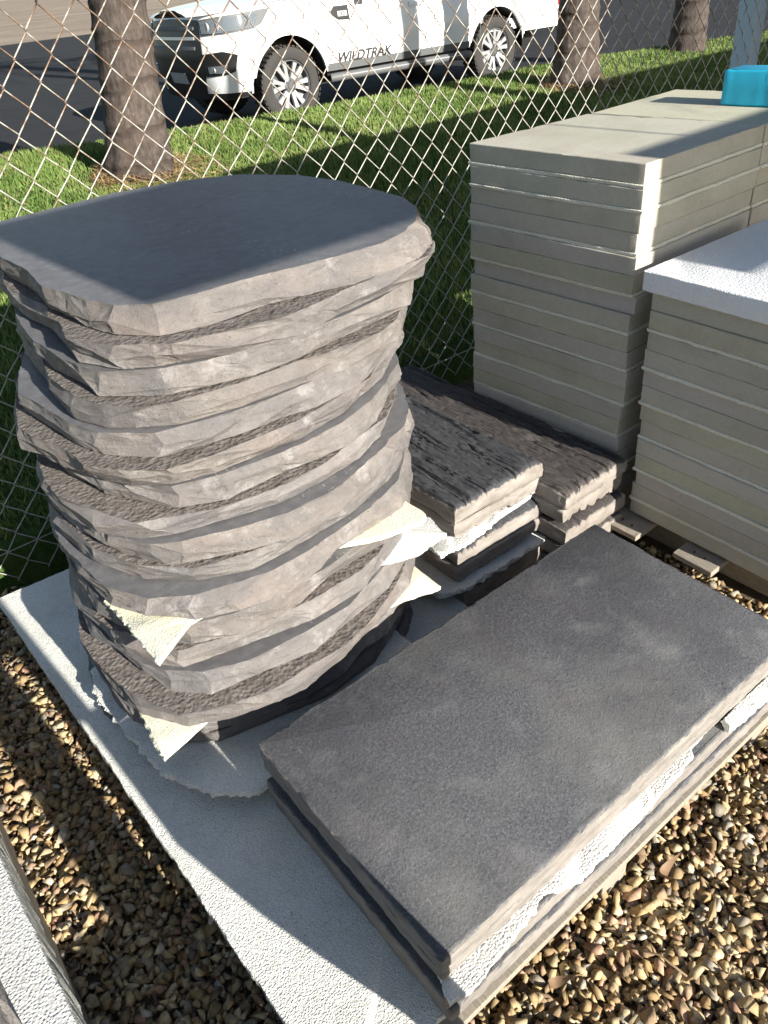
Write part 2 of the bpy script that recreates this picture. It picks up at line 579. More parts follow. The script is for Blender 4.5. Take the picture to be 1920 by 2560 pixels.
n_ = N('white_car_paint')
M['car_white'] = n_.done((0.80, 0.81, 0.82), 0.3, spec=0.5)
n_.p.inputs['Coat Weight'].default_value = 0.6
n_.p.inputs['Coat Roughness'].default_value = 0.05
M['car_black'] = plain('black_plastic', (0.012, 0.012, 0.013), 0.42, noise=0.1)
M['car_grey'] = plain('grey_plastic', (0.10, 0.105, 0.11), 0.6, noise=0.1)
M['chrome'] = plain('machined_alloy', (0.50, 0.51, 0.53), 0.3, 0.5, noise=0.04)
M['rim_dark'] = plain('dark_alloy', (0.11, 0.113, 0.118), 0.4, 0.3)
M['tyre'] = plain('tyre_rubber', (0.035, 0.033, 0.031), 0.85, noise=0.2)
M['plate'] = plain('number_plate', (0.42, 0.42, 0.42), 0.4)
M['lettering'] = plain('dark_grey_lettering', (0.03, 0.03, 0.032), 0.4, noise=0.05)
n_ = N('lamp_glass')
M['glass'] = n_.done((0.62, 0.70, 0.78), 0.05, spec=0.6)
n_.p.inputs['Transmission Weight'].default_value = 0.85
n_ = N('window_glass')
M['window'] = n_.done((0.02, 0.024, 0.028), 0.05, spec=0.6)
M['amber'] = plain('red_lens', (0.35, 0.02, 0.02), 0.2)

# ------------------------------------------------------------------ outlines
def spline(pts, n):
    """closed Catmull-Rom through pts, n samples evenly along its length"""
    P = np.asarray(pts, float)
    m = len(P)
    out = []
    for i in range(m):
        p0, p1, p2, p3 = P[i - 1], P[i], P[(i + 1) % m], P[(i + 2) % m]
        for t in np.linspace(0, 1, 24, endpoint=False):
            out.append(0.5 * (2 * p1 + (p2 - p0) * t + (2 * p0 - 5 * p1 + 4 * p2 - p3) * t * t + (3 * p1 - p0 - 3 * p2 + p3) * t ** 3))
    return resample(np.array(out), n)


def resample(P, n):
    Q = np.vstack([P, P[:1]])
    d = np.r_[0, np.cumsum(np.linalg.norm(np.diff(Q, axis=0), axis=1))]
    s = np.linspace(0, d[-1], n, endpoint=False)
    return np.stack([np.interp(s, d, Q[:, k]) for k in range(Q.shape[1])], 1)


def densify(P, step):
    """polygon with its corners kept and extra points along its edges"""
    P = np.asarray(P, float)
    out = []
    for i in range(len(P)):
        a, b = P[i], P[(i + 1) % len(P)]
        k = max(1, int(round(np.linalg.norm(b - a) / step)))
        for j in range(k):
            out.append(a + (b - a) * j / k)
    return np.array(out)


def normals2(P):
    t = np.roll(P, -1, 0) - np.roll(P, 1, 0)
    t /= np.linalg.norm(t, axis=1)[:, None] + 1e-12
    n = np.stack([t[:, 1], -t[:, 0]], 1)
    area = np.sum(P[:, 0] * np.roll(P[:, 1], -1) - np.roll(P[:, 0], -1) * P[:, 1])
    return n if area > 0 else -n


def ccw(P):
    area = np.sum(P[:, 0] * np.roll(P[:, 1], -1) - np.roll(P[:, 0], -1) * P[:, 1])
    return P if area > 0 else P[::-1]


def rings(mb, rows, mi_side=0, mi_top=0, mi_bot=0, inset=None):
    """rows: list of (n,3) rings bottom to top, CCW; caps both ends"""
    n = len(rows[0])
    b = 0
    V = np.concatenate(rows)
    fs = []
    for r in range(len(rows) - 1):
        for j in range(n):
            fs.append((r * n + j, r * n + (j + 1) % n, (r + 1) * n + (j + 1) % n, (r + 1) * n + j))
    base = mb.n
    mb.add(V, fs, mi_side)
    for ring, mi, up in ((0, mi_bot, False), (len(rows) - 1, mi_top, True)):
        idx = [base + ring * n + j for j in range(n)]
        mb.f.append(tuple(idx if up else idx[::-1]))
        mb.mi.append(mi)


def round_poly(P, r, k=3):
    """polygon with its corners rounded"""
    P = ccw(np.asarray(P, float))
    out = []
    for i in range(len(P)):
        a, b, c = P[i - 1], P[i], P[(i + 1) % len(P)]
        u, w = (a - b), (c - b)
        u /= np.linalg.norm(u)
        w /= np.linalg.norm(w)
        p, q = b + u * r, b + w * r
        for t in np.linspace(0, 1, k + 1):
            out.append((1 - t) ** 2 * p + 2 * t * (1 - t) * b + t * t * q)
    return np.array(out)


def slab(mb, P, z0, z1, bevel=0.003, step=0.03, rough=0.0008, seed=0, corner=0.004, mats=(0, 0, 0)):
    """a cast slab with a slightly uneven, bevelled arris"""
    Q = densify(round_poly(P, corner, 3), step)
    nn = normals2(Q)
    x, y = Q[:, 0], Q[:, 1]
    prof = [(bevel, z0), (0.0, z0 + bevel), (0.0, (z0 + z1) / 2), (0.0, z1 - bevel), (bevel * 0.35, z1 - bevel * 0.3), (bevel, z1)]
    rows = []
    for i, (ins, z) in enumerate(prof):
        d = rough * fbm(x * 40, y * 40, z * 60, seed + 5, 3)
        chip = np.where((i in (0, 4, 5)), 1.0, 0.15) * np.clip(fbm(x * 55, y * 55, z * 9, seed + 50, 3) - 0.5, 0, 1) * rough * 7
        off = -ins + d - chip
        zz = np.full(len(Q), z) - (chip * 0.4 if i >= 4 else 0) + (0 if i in (0, 5) else rough * 0.6 * vnoise(x * 30, y * 30, z * 3, seed + 9))
        rows.append(np.c_[Q + nn * off[:, None], zz])
    rings(mb, rows, *mats)


def foam_mesh(P, z0, th, seed, torn=0.004, step=0.006, edges=None, mat='foam'):
    """a foam board; edges: roughness of each side (metres)"""
    P = np.asarray(P, float)
    if edges is None:
        edges = [torn] * len(P)
    pts, amp = [], []
    for i in range(len(P)):
        a, b = P[i], P[(i + 1) % len(P)]
        k = max(2, int(np.linalg.norm(b - a) / step))
        for j in range(k):
            pts.append(a + (b - a) * j / k)
            amp.append(edges[i])
    Q = np.array(pts)
    amp = np.array(amp)
    area = np.sum(Q[:, 0] * np.roll(Q[:, 1], -1) - np.roll(Q[:, 0], -1) * Q[:, 1])
    if area < 0:
        Q, amp = Q[::-1].copy(), amp[::-1].copy()
    nn = normals2(Q)
    rows = []
    for z, k in ((z0, 0.6), (z0 + th * 0.5, 1.0), (z0 + th * 0.86, 0.95), (z0 + th, 0.55)):
        d = amp * (fbm(Q[:, 0] * 28, Q[:, 1] * 28, z * 30, seed, 3) * 1.1 + 0.7 * vnoise(Q[:, 0] * 170, Q[:, 1] * 170, z * 170, seed + 3))
        rows.append(np.c_[Q + nn * (d - (1 - k) * 0.004)[:, None], np.full(len(Q), z)])
    mb = MB()
    rings(mb, rows)
    return mb


def foam(name, P, z0, th, label, seed, cat='foam sheet', group=None, mat='foam', parent=None, **kw):
    o = foam_mesh(P, z0, th, seed, **kw).build(name, M[mat], parent, smooth=True, angle=50)
    return tag(o, label, cat, group)


ORD = ['topmost', 'second', 'third', 'fourth', 'fifth', 'sixth', 'seventh', 'eighth', 'ninth', 'tenth', 'eleventh',
       'twelfth', 'thirteenth', 'fourteenth', 'fifteenth', 'sixteenth', 'seventeenth', 'bottom']

# ------------------------------------------------------------------ the setting
GZ = -0.13                                   # gravel yard


def sheet(name, P, z, mat):
    mb = MB()
    mb.add([(x, y, z) for x, y in P], [tuple(range(len(P)))])
    return tag(mb.build(name, M[mat]), kind='structure')


fl = lambda v: -1.50 - 0.01 * v              # the fence line u(v)
lz = lambda u: 0.05 - 0.06 * (u + 1.4)       # the lawn rises gently away from the fence
KERB = [(-8.35, -3.0), (-7.95, 0.0), (-7.56, 1.7), (-7.43, 2.44), (-7.22, 3.57), (-7.03, 4.55), (-6.85, 5.83), (-6.80, 6.53), (-6.70, 7.26), (-6.56, 8.43),
        (-6.40, 9.43), (-6.20, 10.4), (-5.95, 11.4), (-5.6, 13.0), (-4.6, 18.0), (-3.0, 30.0)]
KV, KU = np.array([k[1] for k in KERB]), np.array([k[0] for k in KERB])
ku = lambda v: np.interp(v, KV, KU)
AZ = 0.19                                    # the car park
sheet('ground', [(-450, -450), (-5.5, -450), (-5.5, 450), (-450, 450)], 0.13, 'dirt')
sheet('gravel_yard', [(fl(-14) - .1, -14), (450, -14), (450, 450), (fl(30) - .1, 450), (fl(30) - .1, 30)], GZ, 'gravel_bed')
sheet('yard_ground', [(-5.5, -450), (450, -450), (450, -14), (fl(-14) - .1, -14), (-5.5, -14)], GZ, 'gravel_bed')
mb = MB()
vs = np.r_[-14, -8, KV[:-1], 30]
G = np.array([[(u, v, lz(u)) for u in np.linspace(fl(v) - .06, ku(v), 12)] for v in vs])
mb.grid(G, flip=True)
tag(mb.build('lawn', M['turf']), kind='structure')
mb = MB()
mb.grid(np.array([[(ku(v), v, lz(ku(v))), (ku(v) - .02, v, 0.1)] for v in vs]), flip=True)
mb.grid(np.array([[(fl(v) - .06, v, lz(fl(v) - .06)), (fl(v) - .03, v, GZ - .05)] for v in vs]), flip=False)
tag(mb.build('lawn_bank', M['turf']), kind='structure')
sheet('car_park', [(-5.6, -90), (-5.6, 130), (-34, 130), (-34, -90)], AZ, 'asphalt')
# the worn strip of soil along the edge of the turf
mb = MB()
S = np.linspace(-3, 16, 500)
w0 = 0.05 + 0.03 * fbm(S * 3, S * 0, 0, 3)
L0 = np.array([(ku(v) + a, v, lz(ku(v) + a) + .006) for v, a in zip(S, w0)])
L1 = np.array([(ku(v) - .004, v, lz(ku(v)) + .004) for v in S])
L2 = np.array([(ku(v) - .05, v, AZ + .004) for v in S])
mb.grid(np.stack([L0, L1, L2], 1), flip=True)
tag(mb.build('soil_strip', M['dirt']), kind='structure')

# ------------------------------------------------------------------ gravel stones and grass
def rock_shapes(k, n):
    out = []
    for s in range(k):
        r = np.random.default_rng(100 + s)
        bm = bmesh.new()
        for p in r.normal(size=(n, 3)):
            p = p / np.linalg.norm(p) * np.array([1.0, 0.78, 0.62]) * (0.85 + 0.45 * r.random())
            bm.verts.new(p)
        g = bmesh.ops.convex_hull(bm, input=bm.verts)
        bmesh.ops.delete(bm, geom=[e for e in g['geom_interior'] if isinstance(e, bmesh.types.BMVert)], context='VERTS')
        bmesh.ops.triangulate(bm, faces=bm.faces)
        bm.verts.index_update()
        out.append((np.array([v.co[:] for v in bm.verts]), np.array([[v.index for v in f.verts] for f in bm.faces])))
        bm.free()
    return out


def rot_mats(n, r):
    q = r.normal(size=(n, 4))
    q /= np.linalg.norm(q, axis=1)[:, None]
    w, x, y, z = q.T
    return np.stack([np.stack([1 - 2 * (y * y + z * z), 2 * (x * y - z * w), 2 * (x * z + y * w)], 1),
                     np.stack([2 * (x * y + z * w), 1 - 2 * (x * x + z * z), 2 * (y * z - x * w)], 1),
                     np.stack([2 * (x * z - y * w), 2 * (y * z + x * w), 1 - 2 * (x * x + y * y)], 1)], 1)


def scatter_rocks(name, regions, mat):
    shapes = rock_shapes(24, 9)
    r = np.random.default_rng(5)
    VV, FF, CC, b = [], [], [], 0
    pal = np.array([(0.40, 0.30, 0.165), (0.33, 0.235, 0.125), (0.47, 0.38, 0.235), (0.26, 0.185, 0.115), (0.37, 0.24, 0.16),
                    (0.29, 0.255, 0.20), (0.42, 0.345, 0.21), (0.30, 0.205, 0.10), (0.52, 0.46, 0.36), (0.16, 0.13, 0.105)])
    for (x0, x1, y0, y1, step, zlift) in regions:
        gx, gy = np.meshgrid(np.arange(x0, x1, step), np.arange(y0, y1, step))
        n = gx.size
        px = gx.ravel() + r.uniform(-.5, .5, n) * step * 1.1
        py = gy.ravel() + r.uniform(-.5, .5, n) * step * 1.1
        size = np.exp(r.normal(math.log(0.0138), 0.34, n)).clip(0.006, 0.026)
        pz = GZ + zlift + size * 0.35 + r.uniform(-.004, .008, n)
        Rm = rot_mats(n, r)
        flat = np.array([1, 1, 0.8])
        kind = r.integers(0, len(shapes), n)
        col = pal[r.choice(len(pal), n, p=[.17, .14, .13, .11, .10, .09, .12, .07, .04, .03])] * r.uniform(.78, 1.2, (n, 1))
        for k, (v, f) in enumerate(shapes):
            ids = np.nonzero(kind == k)[0]
            if not len(ids):
                continue
            P = np.einsum('nij,vj->nvi', Rm[ids], v) * flat * size[ids][:, None, None] + np.stack([px, py, pz], 1)[ids][:, None, :]
            VV.append(P.reshape(-1, 3))
            off = b + np.arange(len(ids))[:, None, None] * len(v)
            FF.append((f[None] + off).reshape(-1, 3))
            CC.append(np.repeat(col[ids], len(f), 0))
            b += len(ids) * len(v)
    me = fast_mesh(name, np.concatenate(VV), np.concatenate(FF), mat, np.concatenate(CC))
    o = link(name, me)
    return tag(o, 'loose yellow brown crushed gravel covering the yard', kind='stuff')


scatter_rocks('gravel', [(0.50, 1.5, 0.0, 1.9, 0.0165, 0.0), (0.50, 1.5, 0.0, 1.85, 0.0205, 0.011), (0.52, 1.5, 0.0, 1.85, 0.036, 0.021),
                         (-0.10, 0.80, 1.1, 1.62, 0.0215, 0.0), (-0.10, 0.80, 1.1, 1.62, 0.034, 0.014),
                         (-1.75, 0.55, -0.62, -0.18, 0.0165, 0.0), (-1.75, 0.55, -0.62, -0.18, 0.0205, 0.011), (-1.75, 0.55, -0.62, -0.18, 0.036, 0.021)], M['gravel'])


def grass(name, n, region, mat, seed, h=(0.025, 0.055), lab='short green lawn grass behind the wire fence'):
    r = np.random.default_rng(seed)
    u, v = region(r, n)
    n = len(u)
    dist = np.hypot(u - 1.09, v + 0.37)
    wid = 0.0030 + 0.00075 * dist
    hh = r.uniform(*h, n) * (1 + 0.35 * fbm(u * 1.5, v * 1.5, 0, 4, 3))
    ang = r.uniform(0, 2 * PI, n)
    lean = r.uniform(0, 0.9, n) * hh
    la = r.uniform(0, 2 * PI, n)
    bx, by = np.cos(ang) * wid, np.sin(ang) * wid
    z = lz(u)
    V = np.stack([np.stack([u - bx, v - by, z], 1), np.stack([u + bx, v + by, z], 1),
                  np.stack([u + np.cos(la) * lean, v + np.sin(la) * lean, z + hh], 1)], 1).reshape(-1, 3)
    F = np.arange(3 * n).reshape(-1, 3)
    a = np.array([0.085, 0.145, 0.030])
    b_ = np.array([0.185, 0.245, 0.070])
    dry = np.array([0.24, 0.20, 0.085])
    t = (0.5 + 0.45 * fbm(u * 2.1, v * 2.1, 0, 21, 4) + r.uniform(-.3, .3, n)).clip(0, 1)[:, None]
    c = a * (1 - t) + b_ * t
    dm = (r.random(n) < 0.03 + 0.10 * np.clip(fbm(u * 0.9, v * 0.9, 0, 31, 3), 0, 1))[:, None]
    c = np.where(dm, dry, c)
    me = fast_mesh(name, V, F, mat, c)
    return tag(link(name, me), lab, kind='stuff')


def lawn_region(r, n):
    v = r.uniform(-1.5, 15, n)
    f0 = fl(v) - 0.1
    kk = ku(v) + 0.03
    t = r.random(n) ** 1.15
    u = f0 + (kk - f0) * t
    # keep only what lies in or near the camera's field
    az = np.degrees(np.arctan2(v + 0.37, u - 1.09))
    keep = (az > 108) & (az < 182)
    return u[keep], v[keep]


grass('grass', 330000, lawn_region, M['grass'], 3)

# ------------------------------------------------------------------ pallets
def board(mb, x0, x1, y0, y1, z0, z1, seed):
    j = np.random.default_rng(seed).uniform(-.003, .003, 4)
    slab(mb, [(x0 + j[0], y0 + j[1]), (x1 + j[2], y0 + j[3]), (x1, y1), (x0, y1)], z0, z1, 0.002, 0.12, 0.0006, seed, 0.003)


p1 = empty('pallet', (-0.33, 0.6, GZ), 0, 'low timber pallet under the large foam sheet and the dark slabs', 'pallet')
for i, x in enumerate(np.arange(-1.26, 0.60, 0.1705)):
    mb = MB()
    board(mb, x, x + 0.125, -0.235, 1.19, 0.012, 0.031, 40 + i)
    mb.build('deck_board', M['wood'], p1)
for i, y in enumerate((-0.225, 0.47, 1.085)):
    mb = MB()
    board(mb, -1.27, 0.605, y, y + 0.09, -0.105, 0.0115, 60 + i)
    mb.build('stringer', M['wood'], p1)
for i, y in enumerate((-0.225, 0.47, 1.08)):
    mb = MB()
    board(mb, -1.27, 0.605, y - .005, y + 0.10, GZ + 0.003, -0.1055, 70 + i)
    mb.build('bottom_board', M['wood'], p1)
# the pale edge plank that shows under the dark slabs
mb = MB()
board(mb, 0.545, 0.632, -0.05, 1.19, 0.0315, 0.051, 80)
mb.build('edge_board', M['wood'], p1)

p2 = empty('pallet', (-0.1, 2.0, GZ), 0, 'timber pallet with nail holed boards under the cream pavers', 'pallet')
for i, (x0, x1, y0) in enumerate(((-0.86, -0.73, 1.40), (-0.60, -0.47, 1.40), (-0.36, -0.23, 1.40), (-0.125, 0.005, 1.378), (0.130, 0.262, 1.392),
                                  (0.50, 0.63, 1.40))):
    mb = MB()
    board(mb, x0, x1, y0, 2.6, 0.092, 0.112, 90 + i)
    o = mb.build('deck_board', M['wood'], p2)
    if i in (3, 4):
        for hx, hy in ((0.045, 0.045), (0.085, 0.04)):
            hm = MB()
            hm.tube([(x0 + hx, y0 + hy, 0.1126), (x0 + hx + .001, y0 + hy, 0.1131)], 0.0052, 8)
            hm.build('nail_hole', M['car_black'], o)
for i, y in enumerate((1.66, 2.05, 2.5)):
    mb = MB()
    board(mb, -0.86, 0.53, y, y + 0.09, GZ + 0.02, 0.0915, 110 + i)
    mb.build('stringer', M['wood'], p2)
mb = MB()
board(mb, 0.16, 0.62, 1.345, 1.40, -0.075, -0.055, 120)
mb.build('bottom_board', M['wood'], p2)

# ------------------------------------------------------------------ foam board on the pallet
foam('foam_sheet', [(-1.283, -0.287), (0.60, -0.232), (0.60, 0.80), (-1.20, 0.82)], 0.032, 0.028,
     'big pebbled white foam sheet lying on the pallet under the dark slabs and stepping stones', 11,
     edges=[0.0022, 0.003, 0.003, 0.002])

# ------------------------------------------------------------------ irregular stepping stones
RIM = np.array([(-1.42, .118), (-1.435, .28), (-1.44, .525), (-1.385, .737), (-1.277, .89), (-1.092, .986), (-.927, 1.011), (-.754, 1.008),
                (-.590, .995), (-.480, .950), (-.395, .87), (-.344, .79), (-.322, .70), (-.330, .593), (-.347, .49), (-.366, .393), (-.376, .260),
                (-.400, .170), (-.455, .112), (-.545, .088), (-.626, .070), (-.711, .052), (-.876, .066), (-1.04, .058), (-1.22, .080)])
RIMF = np.array([(-1.42, .150), (-1.435, .28), (-1.44, .525), (-1.385, .737), (-1.277, .89), (-1.092, .986), (-.927, 1.011), (-.754, 1.008),
                 (-.590, .995), (-.470, .955), (-.375, .88), (-.325, .80), (-.312, .66), (-.318, .50), (-.312, .36), (-.318, .275), (-.340, .205),
                 (-.392, .120), (-.470, .045), (-.560, .038), (-.640, .052), (-.790, .068), (-.95, .060), (-1.10, .075), (-1.25, .085)])
CEN = np.array([-0.853, 0.53])


RIM2 = np.array([(-1.38, .270), (-1.42, .38), (-1.44, .525), (-1.385, .737), (-1.277, .86), (-1.092, .935), (-.927, .965), (-.754, .965),
                 (-.610, .925), (-.515, .865), (-.425, .755), (-.385, .660), (-.352, .535), (-.346, .44), (-.350, .36), (-.364, .270), (-.385, .180),
                 (-.435, .090), (-.530, .034), (-.620, .014), (-.711, .006), (-.810, .004), (-.92, .030), (-1.06, .085), (-1.24, .170)])


def facet_stone(P, z0, z1, flip, seed, wide, grow=0.0, step=(0.05, 0.13), sub=7, keep=False):
    """a cast slab with a rock-faced edge: flat struck facets with sharp creases, dished a little, finely rough"""
    r = np.random.default_rng(seed)
    t = z1 - z0
    P = ccw(np.asarray(P, float))
    # irregular columns along the outline, keeping its corners roughly
    Q = np.vstack([P, P[:1]])
    d = np.r_[0, np.cumsum(np.linalg.norm(np.diff(Q, axis=0), axis=1))]
    per = d[-1]
    ss, pos = [], 0.0
    while pos < per - step[0] * 0.7:
        ss.append(pos)
        pos += r.uniform(*step)
    ss = d[:-1].copy() if keep else np.array(ss)
    n = len(ss)
    at = lambda s: np.stack([np.interp(s % per, d, Q[:, i]) for i in (0, 1)], 1)
    dl = 0.035
    tg = at(ss + dl) - at(ss - dl)
    tg /= np.linalg.norm(tg, axis=1)[:, None]
    nn = np.stack([tg[:, 1], -tg[:, 0]], 1)
    face = np.clip(nn[:, 0] * 1.25, 0, 1)     # the sides that flare most
    lobe = sum(a_ * np.sin(2 * PI * k_ * ss / per + r.uniform(0, 6.28)) for k_, a_ in ((3, .007), (5, .008), (8, .006))) * (0.0 if keep else 1.0)
    rows, nrm = [], []
    midh = r.uniform(.30, .72, n)
    for lv in (0, 1, 2):
        sj = ss + r.uniform(-.022, .022, n) * ((1 if lv == 1 else 0.55) * (0.0 if keep and lv == 2 else 1.0))
        b = at(sj)
        h = np.array([np.zeros(n), midh, np.ones(n)][lv])
        tp = (1 - h) if not flip else h
        off = grow + lobe * (1.0 if lv == 0 else 0.8 if lv == 1 else 0.6) + wide * tp ** 0.8 * (0.12 + 0.88 * face)
        if lv == 1:
            off = off + r.uniform(-.006, .009, n)
        elif (lv == 0) != flip:                                     # the wide lip is the more broken one
            off = off + r.uniform(-.012, .006, n) - (r.random(n) < 0.22) * r.uniform(.004, .016, n)
        else:
            off = off + r.uniform(-.004, .004, n) - (r.random(n) < 0.18) * r.uniform(.003, .012, n)
        rows.append(np.c_[b + nn * off[:, None], z0 + h * t])
        nrm.append(np.c_[nn, np.zeros(n)])
    V, F, nv = [], [], 0
    lip = {0: [], 2: []}
    # barycentric pattern shared by every facet
    bc, ix = [], {}
    for i in range(sub + 1):
        for j in range(sub + 1 - i):
            ix[i, j] = len(bc)
            bc.append(((sub - i - j) / sub, i / sub, j / sub))
    bc = np.array(bc)
    tri = []
    for i in range(sub):
        for j in range(sub - i):
            tri.append((ix[i, j], ix[i + 1, j], ix[i, j + 1]))
            if i + j < sub - 1:
                tri.append((ix[i + 1, j], ix[i + 1, j + 1], ix[i, j + 1]))
    tri = np.array(tri)

    def rough(X):
        a = 0.0030 * (0.5 - np.abs(fbm(X[:, 0] * 30, X[:, 1] * 30, X[:, 2] * 30, seed % 97, 3))) + 0.0011 * vnoise(X[:, 0] * 130, X[:, 1] * 130, X[:, 2] * 130, seed % 89)
        return a
    for lv in (0, 1):
        for j in range(n):
            k = (j + 1) % n
            a, b, c, e = (lv, j), (lv, k), (lv + 1, k), (lv + 1, j)
            tris = ((a, b, c), (a, c, e)) if r.random() < 0.5 else ((a, b, e), (b, c, e))
            for T in tris:
                X = bc @ np.array([rows[p][q] for p, q in T])
                Nn = bc @ np.array([nrm[p][q] for p, q in T])
                dish = 27 * bc[:, 0] * bc[:, 1] * bc[:, 2]
                off = rough(X) - dish * r.uniform(-.0005, .0035)
                X = X + Nn * off[:, None]
                X[:, 2] = np.clip(X[:, 2], z0, z1)
                V.append(X)
                F.append(tri + nv)
                nv += len(X)
    mb = MB()
    mb.add(np.concatenate(V), np.concatenate(F).tolist(), 0)
    # caps follow the finely rough lips
    for lv, mi in ((0, 2 if not flip else 1), (2, 1 if not flip else 2)):
        ring = []
        for j in range(n):
            k = (j + 1) % n
            for q in range(sub):
                w = q / sub
                X = (rows[lv][j] * (1 - w) + rows[lv][k] * w)[None]
                Nn = (nrm[lv][j] * (1 - w) + nrm[lv][k] * w)[None]
                ring.append((X + Nn * rough(X)[:, None])[0])
        ring = np.array(ring)
        ring[:, 2] = z0 if lv == 0 else z1
        b0 = mb.n
        m = len(ring)
        cen = ring.mean(0)
        inner = ring * 0.86 + cen * 0.14
        mb.add(np.vstack([ring, inner]), [])
        up = lv == 2
        for q in range(m):
            w = (q + 1) % m
            f = (b0 + q, b0 + w, b0 + m + w, b0 + m + q)
            mb.f.append(f if up else f[::-1])
            mb.mi.append(mi)
        idx = [b0 + m + q for q in range(m)]
        mb.f.append(tuple(idx if up else idx[::-1]))
        mb.mi.append(mi)
    o = mb.build('stepping_stone', [M['stone'], M['stone_top'], M['stone_back']])
    bm = bmesh.new()
    bm.from_mesh(o.data)
    bmesh.ops.remove_doubles(bm, verts=bm.verts, dist=0.0002)
    bm.to_mesh(o.data)
    bm.free()
    o.data.polygons.foreach_set('use_smooth', [True] * len(o.data.polygons))
    o.data.set_sharp_from_angle(angle=math.radians(17))
    return o


def stepping_stone(k, z1, z0, du, dv, flip, rot, seed, grow=0.0):
    if k == 0:
        P = RIM
    else:
        w = {1: 0.0, 2: 0.45, 3: 0.5}.get(k, 1.0)
        P = (RIMF if flip else RIM) * (1 - w) + RIM2 * w
        if flip and k > 3:
            r_ = np.random.default_rng(seed + 1)
            P = P + (P[:, 1:2] < 0.2) * np.array([[0.0, -r_.uniform(.0, .022)]])
    P = P - CEN
    c, s_ = math.cos(rot), math.sin(rot)
    P = P @ np.array([[c, s_], [-s_, c]]) + CEN + [du, dv]
    if k:
        P = P + (P - P.mean(0)) * 0.016
    return facet_stone(P, z0 + (0.0024 if k else 0.0012), z1 - (0.0024 if k else 0.0), flip, seed, 0.034 if k == 0 else np.random.default_rng(seed + 5).uniform(0.006, 0.024), grow, (0.045, 0.15), 8, k == 0)


ts = 0.0578
FO = 0.016
order = []
z = 1.15
looks = ['smooth dark brushed top with a pale chipped rim', 'rough brown underside turned up, under the dark brushed top stone',
         'pale chiselled face lit by the sun, under the brown topped second stone', 'pitted brown ledge showing at its left corner',
         'dark chipped left corner over a shaded groove', 'narrow brown wedge at its left corner',
         'glossy left corner over the lower brown ledge', 'brown rough ledge, lower of the two wide ledges',
         'dark pointed left corner in the middle of the stack', 'pinkish face and thin shaded left end',
         'smooth grey upper ledge at left, resting on the highest foam corner', 'lilac stained face just under the highest yellow foam',
         'broad rough brown band across its sunlit top', 'blue grey chipped left corner above the middle of the lower part',
         'brown ledge at right, resting on the lower yellow foam', 'shaded stone just below the lower yellow foam',
         'shaded stone resting on the torn grey foam', 'shaded bottom stone standing on the big foam sheet']
for k in range(18):
    flip = (k % 2 == 1) if k < 11 else (k % 2 == 0)
    z1, z0 = z, z - ts
    pair = (k + 1) // 2 if k < 11 else (k + 2) // 2
    du = 0.0165 * k if k < 15 else 0.0165 * 14 - 0.022 * (k - 14)
    dv = -0.0118 * k if k < 15 else -0.0118 * 14 - 0.004 * (k - 14)
    if k < 15:                                # the two stones of a pair lie nearly flush
        du += -0.003 if flip else 0.001
        dv += -0.003 if flip else 0.003
    if k in (10, 14):
        du += 0.018
    if k == 17:                               # the bottom stone stands a little further out
        du += 0.055
        dv -= 0.012
    rs = np.random.default_rng(900 + k)
    rot = rs.uniform(-.05, .05) if k else 0.0
    gr = 0.0 if k == 0 else rs.uniform(-.006, .006)
    o = stepping_stone(k, z1, z0, du + (rs.uniform(-.016, .016) if k else 0), dv + (rs.uniform(-.014, .010) if k else 0), flip, rot, 300 + k * 7, gr)
    nm = ORD[k] if k < 17 else 'bottom'
    tag(o, ('%s stepping stone of the tall stack, %s' % (nm, looks[k])) if k else 'topmost stepping stone of the tall stack, ' + looks[k],
        'stepping stone', 'irregular stepping stones in the tall stack')
    # keep labels within 16 words
    o['label'] = ' '.join(o['label'].split()[:16])
    order.append(o)
    z = z0
    if k in (10, 12, 14, 16):
        z -= FO

zf1 = 1.15 - 11 * ts - FO
zf1b = zf1 - 2 * ts - FO
zf2 = zf1b - 2 * ts - FO
zf3 = zf2 - 2 * ts - FO
FG = 'foam sheets between the stepping stones'
foam('foam_sheet', np.r_[[(-0.9, 0.62), (-0.9, 0.0), (-0.42, -0.112), (-0.147, -0.109), (-0.215, 0.0), (-0.22, 0.36), (-0.150, 0.50)], round_poly([(-0.136, 0.0), (-0.126, 0.640), (-0.4, 0.67)], 0.03, 4)[5:10]],
     zf1 + 0.001, FO - 0.002, 'highest yellowed foam sheet in the stone stack, corners poking out at left and right', 21, group=FG, mat='foam_yellow',
     edges=[0.002, 0.002, 0.006, 0.0006, 0.002, 0.002, 0.001] + [0.0006] * 12)
foam('foam_sheet', [(-0.75, 0.70), (-0.75, 0.12), (-0.24, 0.15), (-0.225, 0.47), (-0.165, 0.62), (-0.170, 0.735), (-0.4, 0.76)], zf1b + 0.001, FO - 0.002,
     'rough edged white foam sheet showing only at the right of the stone stack', 22, group=FG, mat='foam_clean', edges=[0.002, 0.002, 0.003, 0.003, 0.005, 0.005, 0.003])
foam('foam_sheet', [(-0.9, 0.60), (-0.9, -0.10), (-0.66, -0.132), (-0.40, -0.150), (-0.140, -0.172), (-0.19, 0.02), (-0.20, 0.45), (-0.137, 0.672), (-0.5, 0.69)], zf2 + 0.001, FO - 0.002,
     'lower yellowed foam sheet with a torn left side and sharp front corner', 23, group=FG, mat='foam_yellow',
     edges=[0.002, 0.002, 0.006, 0.006, 0.0008, 0.002, 0.002, 0.001, 0.001])
